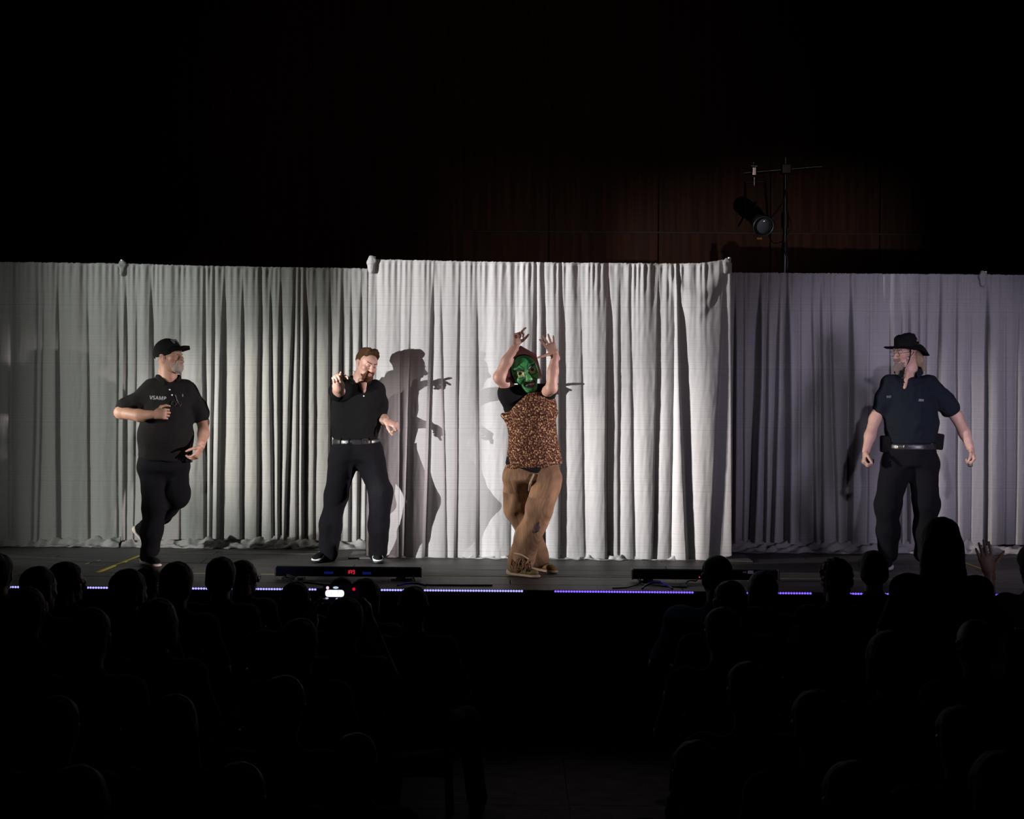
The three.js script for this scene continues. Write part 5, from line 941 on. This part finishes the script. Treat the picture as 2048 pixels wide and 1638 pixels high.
// right of the aisle
sitter(1436, 1113, 8.7, 'tall broad-shouldered man whose head covers the middle of the right light bar', { broad: 1.22, hair: 'cropped' }, 'black', 'blue', 'chair under the tall broad-shouldered man');
sitter(1462, 1163, 7.95, 'head with pale rim directly below the tall broad-shouldered man', { hair: 'cropped', broad: 1.1 }, 'grey', 'black', 'chair under the pale-rimmed head');
sitter(1447, 1220, 7.2, 'reddish-haired head lowest of the three stacked heads right of the aisle', { hair: 'short', broad: 1.05 }, 'red', 'black', 'chair under the lowest of the three stacked heads');
sitter(1527, 1147, 9.35, 'dark head in front of the right end of the right light bar', { hair: 'bob' }, 'black', 'black', 'chair under the head at the right end of the light bar');
const curly = sitter(1672, 1123, 9.2, 'curly grey-haired head under the hatted man, wearing dark red with a pale sleeve', { hair: 'curly', look: 0.25 }, 'grey', 'maroon', 'chair under the curly grey-haired head');
sitter(1748, 1108, 9.75, 'dark head hiding the hatted man\'s shoe', { hair: 'thick' }, 'black', 'maroon', 'chair under the dark head at the hatted man\'s shoe');
sitter(1885, 1042, 7.5, 'standing woman with long dark hair, tallest silhouette at the right', { stand: true, hair: 'long', broad: 1.05 }, 'fair', 'maroon');
const waver = sitter(2072, 1094, 9.3, 'person at the right edge raising an open hand with bent elbow', { pose: 'wave', hair: 'thick' }, 'black', 'black', 'chair under the person with the raised hand');
sitter(1500, 1330, 5.95, 'near head right of the aisle, below the three stacked heads', { broad: 1.05 }, 'brown', 'black', 'chair under the near head right of the aisle');
sitter(1637, 1388, 5.3, 'near rounded head in the dark at lower right of the aisle', {}, 'black', 'black', 'chair under the near rounded head at lower right');
sitter(1710, 1533, 4.4, 'nearest large head at the bottom right, cut by the picture edge', {}, 'black', 'black', 'chair under the nearest large head at the bottom right');
sitter(1955, 1240, 6.85, 'head in the dark below the standing woman and the raised hand', { hair: 'bald' }, 'brown', 'black', 'chair under the head below the raised hand');
sitter(1785, 1270, 6.35, 'dark figure below and left of the standing woman', { hair: 'bob' }, 'black', 'black', 'chair under the dark figure below the standing woman');
sitter(1925, 1420, 5.3, 'near dark figure at the lower right', { broad: 1.05 }, 'black', 'black', 'chair under the near figure at the lower right');
sitter(2010, 1520, 4.5, 'figure in the lower right corner', { hair: 'thick' }, 'black', 'black', 'chair under the figure in the lower right corner');
sitter(1395, 1490, 5.05, 'near figure whose shoulder bulges into the aisle at the bottom right of it', { broad: 1.08 }, 'black', 'black', 'chair under the figure bulging into the aisle');
// things in the audience
function glasses(who) {
  const hm = who.s.hm, g = (q) => placed(q, hm), f = part('eyeglasses', g(join([new THREE.TorusGeometry(0.022, 0.002, 6, 20).translate(-0.032, -0.002, 0.104), new THREE.TorusGeometry(0.022, 0.002, 6, 20).translate(0.032, -0.002, 0.104), rod(V(-0.01, 0.002, 0.106), V(0.01, 0.002, 0.106), 0.002), rod(V(0.054, 0.002, 0.102), V(0.088, 0.004, -0.01), 0.002), rod(V(-0.054, 0.002, 0.102), V(-0.088, 0.004, -0.01), 0.002)])), M.chrome, who.t);
  return f;
}
glasses(a3); glasses(a5); glasses(a8);
{
  const D = 7.5 - 0.46 * holder.k * 1, mid = P(684, 1188, 7.93), w = 72 / FOCAL * 7.93, h = 36 / FOCAL * 7.93;
  const t = thing('phone', 'phone held up sideways in the dark, its bright screen filming the stage', 'phone', mid);
  part('case', rbox(w + 0.01, h + 0.008, 0.009, 0.004), M.blackPlastic, t);
  const c = document.createElement('canvas'); c.width = 256; c.height = 128;
  const x = c.getContext('2d'); x.fillStyle = '#020206'; x.fillRect(0, 0, 256, 128);
  const blob = (a, b, r, s, f) => { x.fillStyle = f; x.beginPath(); x.ellipse(a, b, r, s, 0, 0, 7); x.fill(); };
  const soft = x.createLinearGradient(0, 30, 0, 92); soft.addColorStop(0, '#dfe6ff'); soft.addColorStop(0.5, '#ffffff'); soft.addColorStop(1, '#d4d8ff');
  x.fillStyle = soft; x.beginPath(); x.roundRect(10, 34, 134, 50, 20); x.fill();
  blob(26, 20, 11, 12, '#e7b9cc'); blob(84, 18, 20, 9, '#9fb3c4'); blob(22, 94, 12, 7, '#8f96b4'); blob(94, 98, 10, 7, '#8f96b4'); blob(126, 98, 17, 8, '#9aa0b8'); x.fillStyle = 'rgba(120,130,190,.55)'; x.fillRect(50, 50, 4, 20); x.fillRect(100, 36, 4, 26);
  const tex = new THREE.CanvasTexture(c); tex.colorSpace = THREE.SRGBColorSpace;
  part('screen', new THREE.PlaneGeometry(w, h).translate(0, 0, 0.0052), std(0x000000, 0.3, { emissive: 0xffffff, emissiveMap: tex, emissiveIntensity: 1.3 }), t);
  part('record_button', new THREE.CylinderGeometry(0.0085, 0.0085, 0.002, 20).rotateX(Math.PI / 2).translate(P(708, 1178, 7.93).x - mid.x, P(708, 1178, 7.93).y - mid.y, 0.006), std(0x200003, 0.4, { emissive: lin(0.9, 0.006, 0.03), emissiveIntensity: 0.7 }), t, 'red record button');
  const l = new THREE.RectAreaLight(0xe8ecff, 0.5, w * 0.55, h * 0.5); l.position.copy(mid).add(V(-w * 0.2, 0, 0.012)); l.lookAt(mid.x - w * 0.2, mid.y, 2); scene.add(l);
}
{ // the grey-haired person's pale sleeve
  part('sleeve', new Field().chain([V(-0.165, 0.985, 0.0), V(-0.24, 0.78, -0.02)], [0.072, 0.066], { k: 0.05 }).mesh(0.012, folds(0.006, 10, 8, 3)), clothMats.white, curly.t, 'pale sleeve');
}
renderer.render(scene, camera);
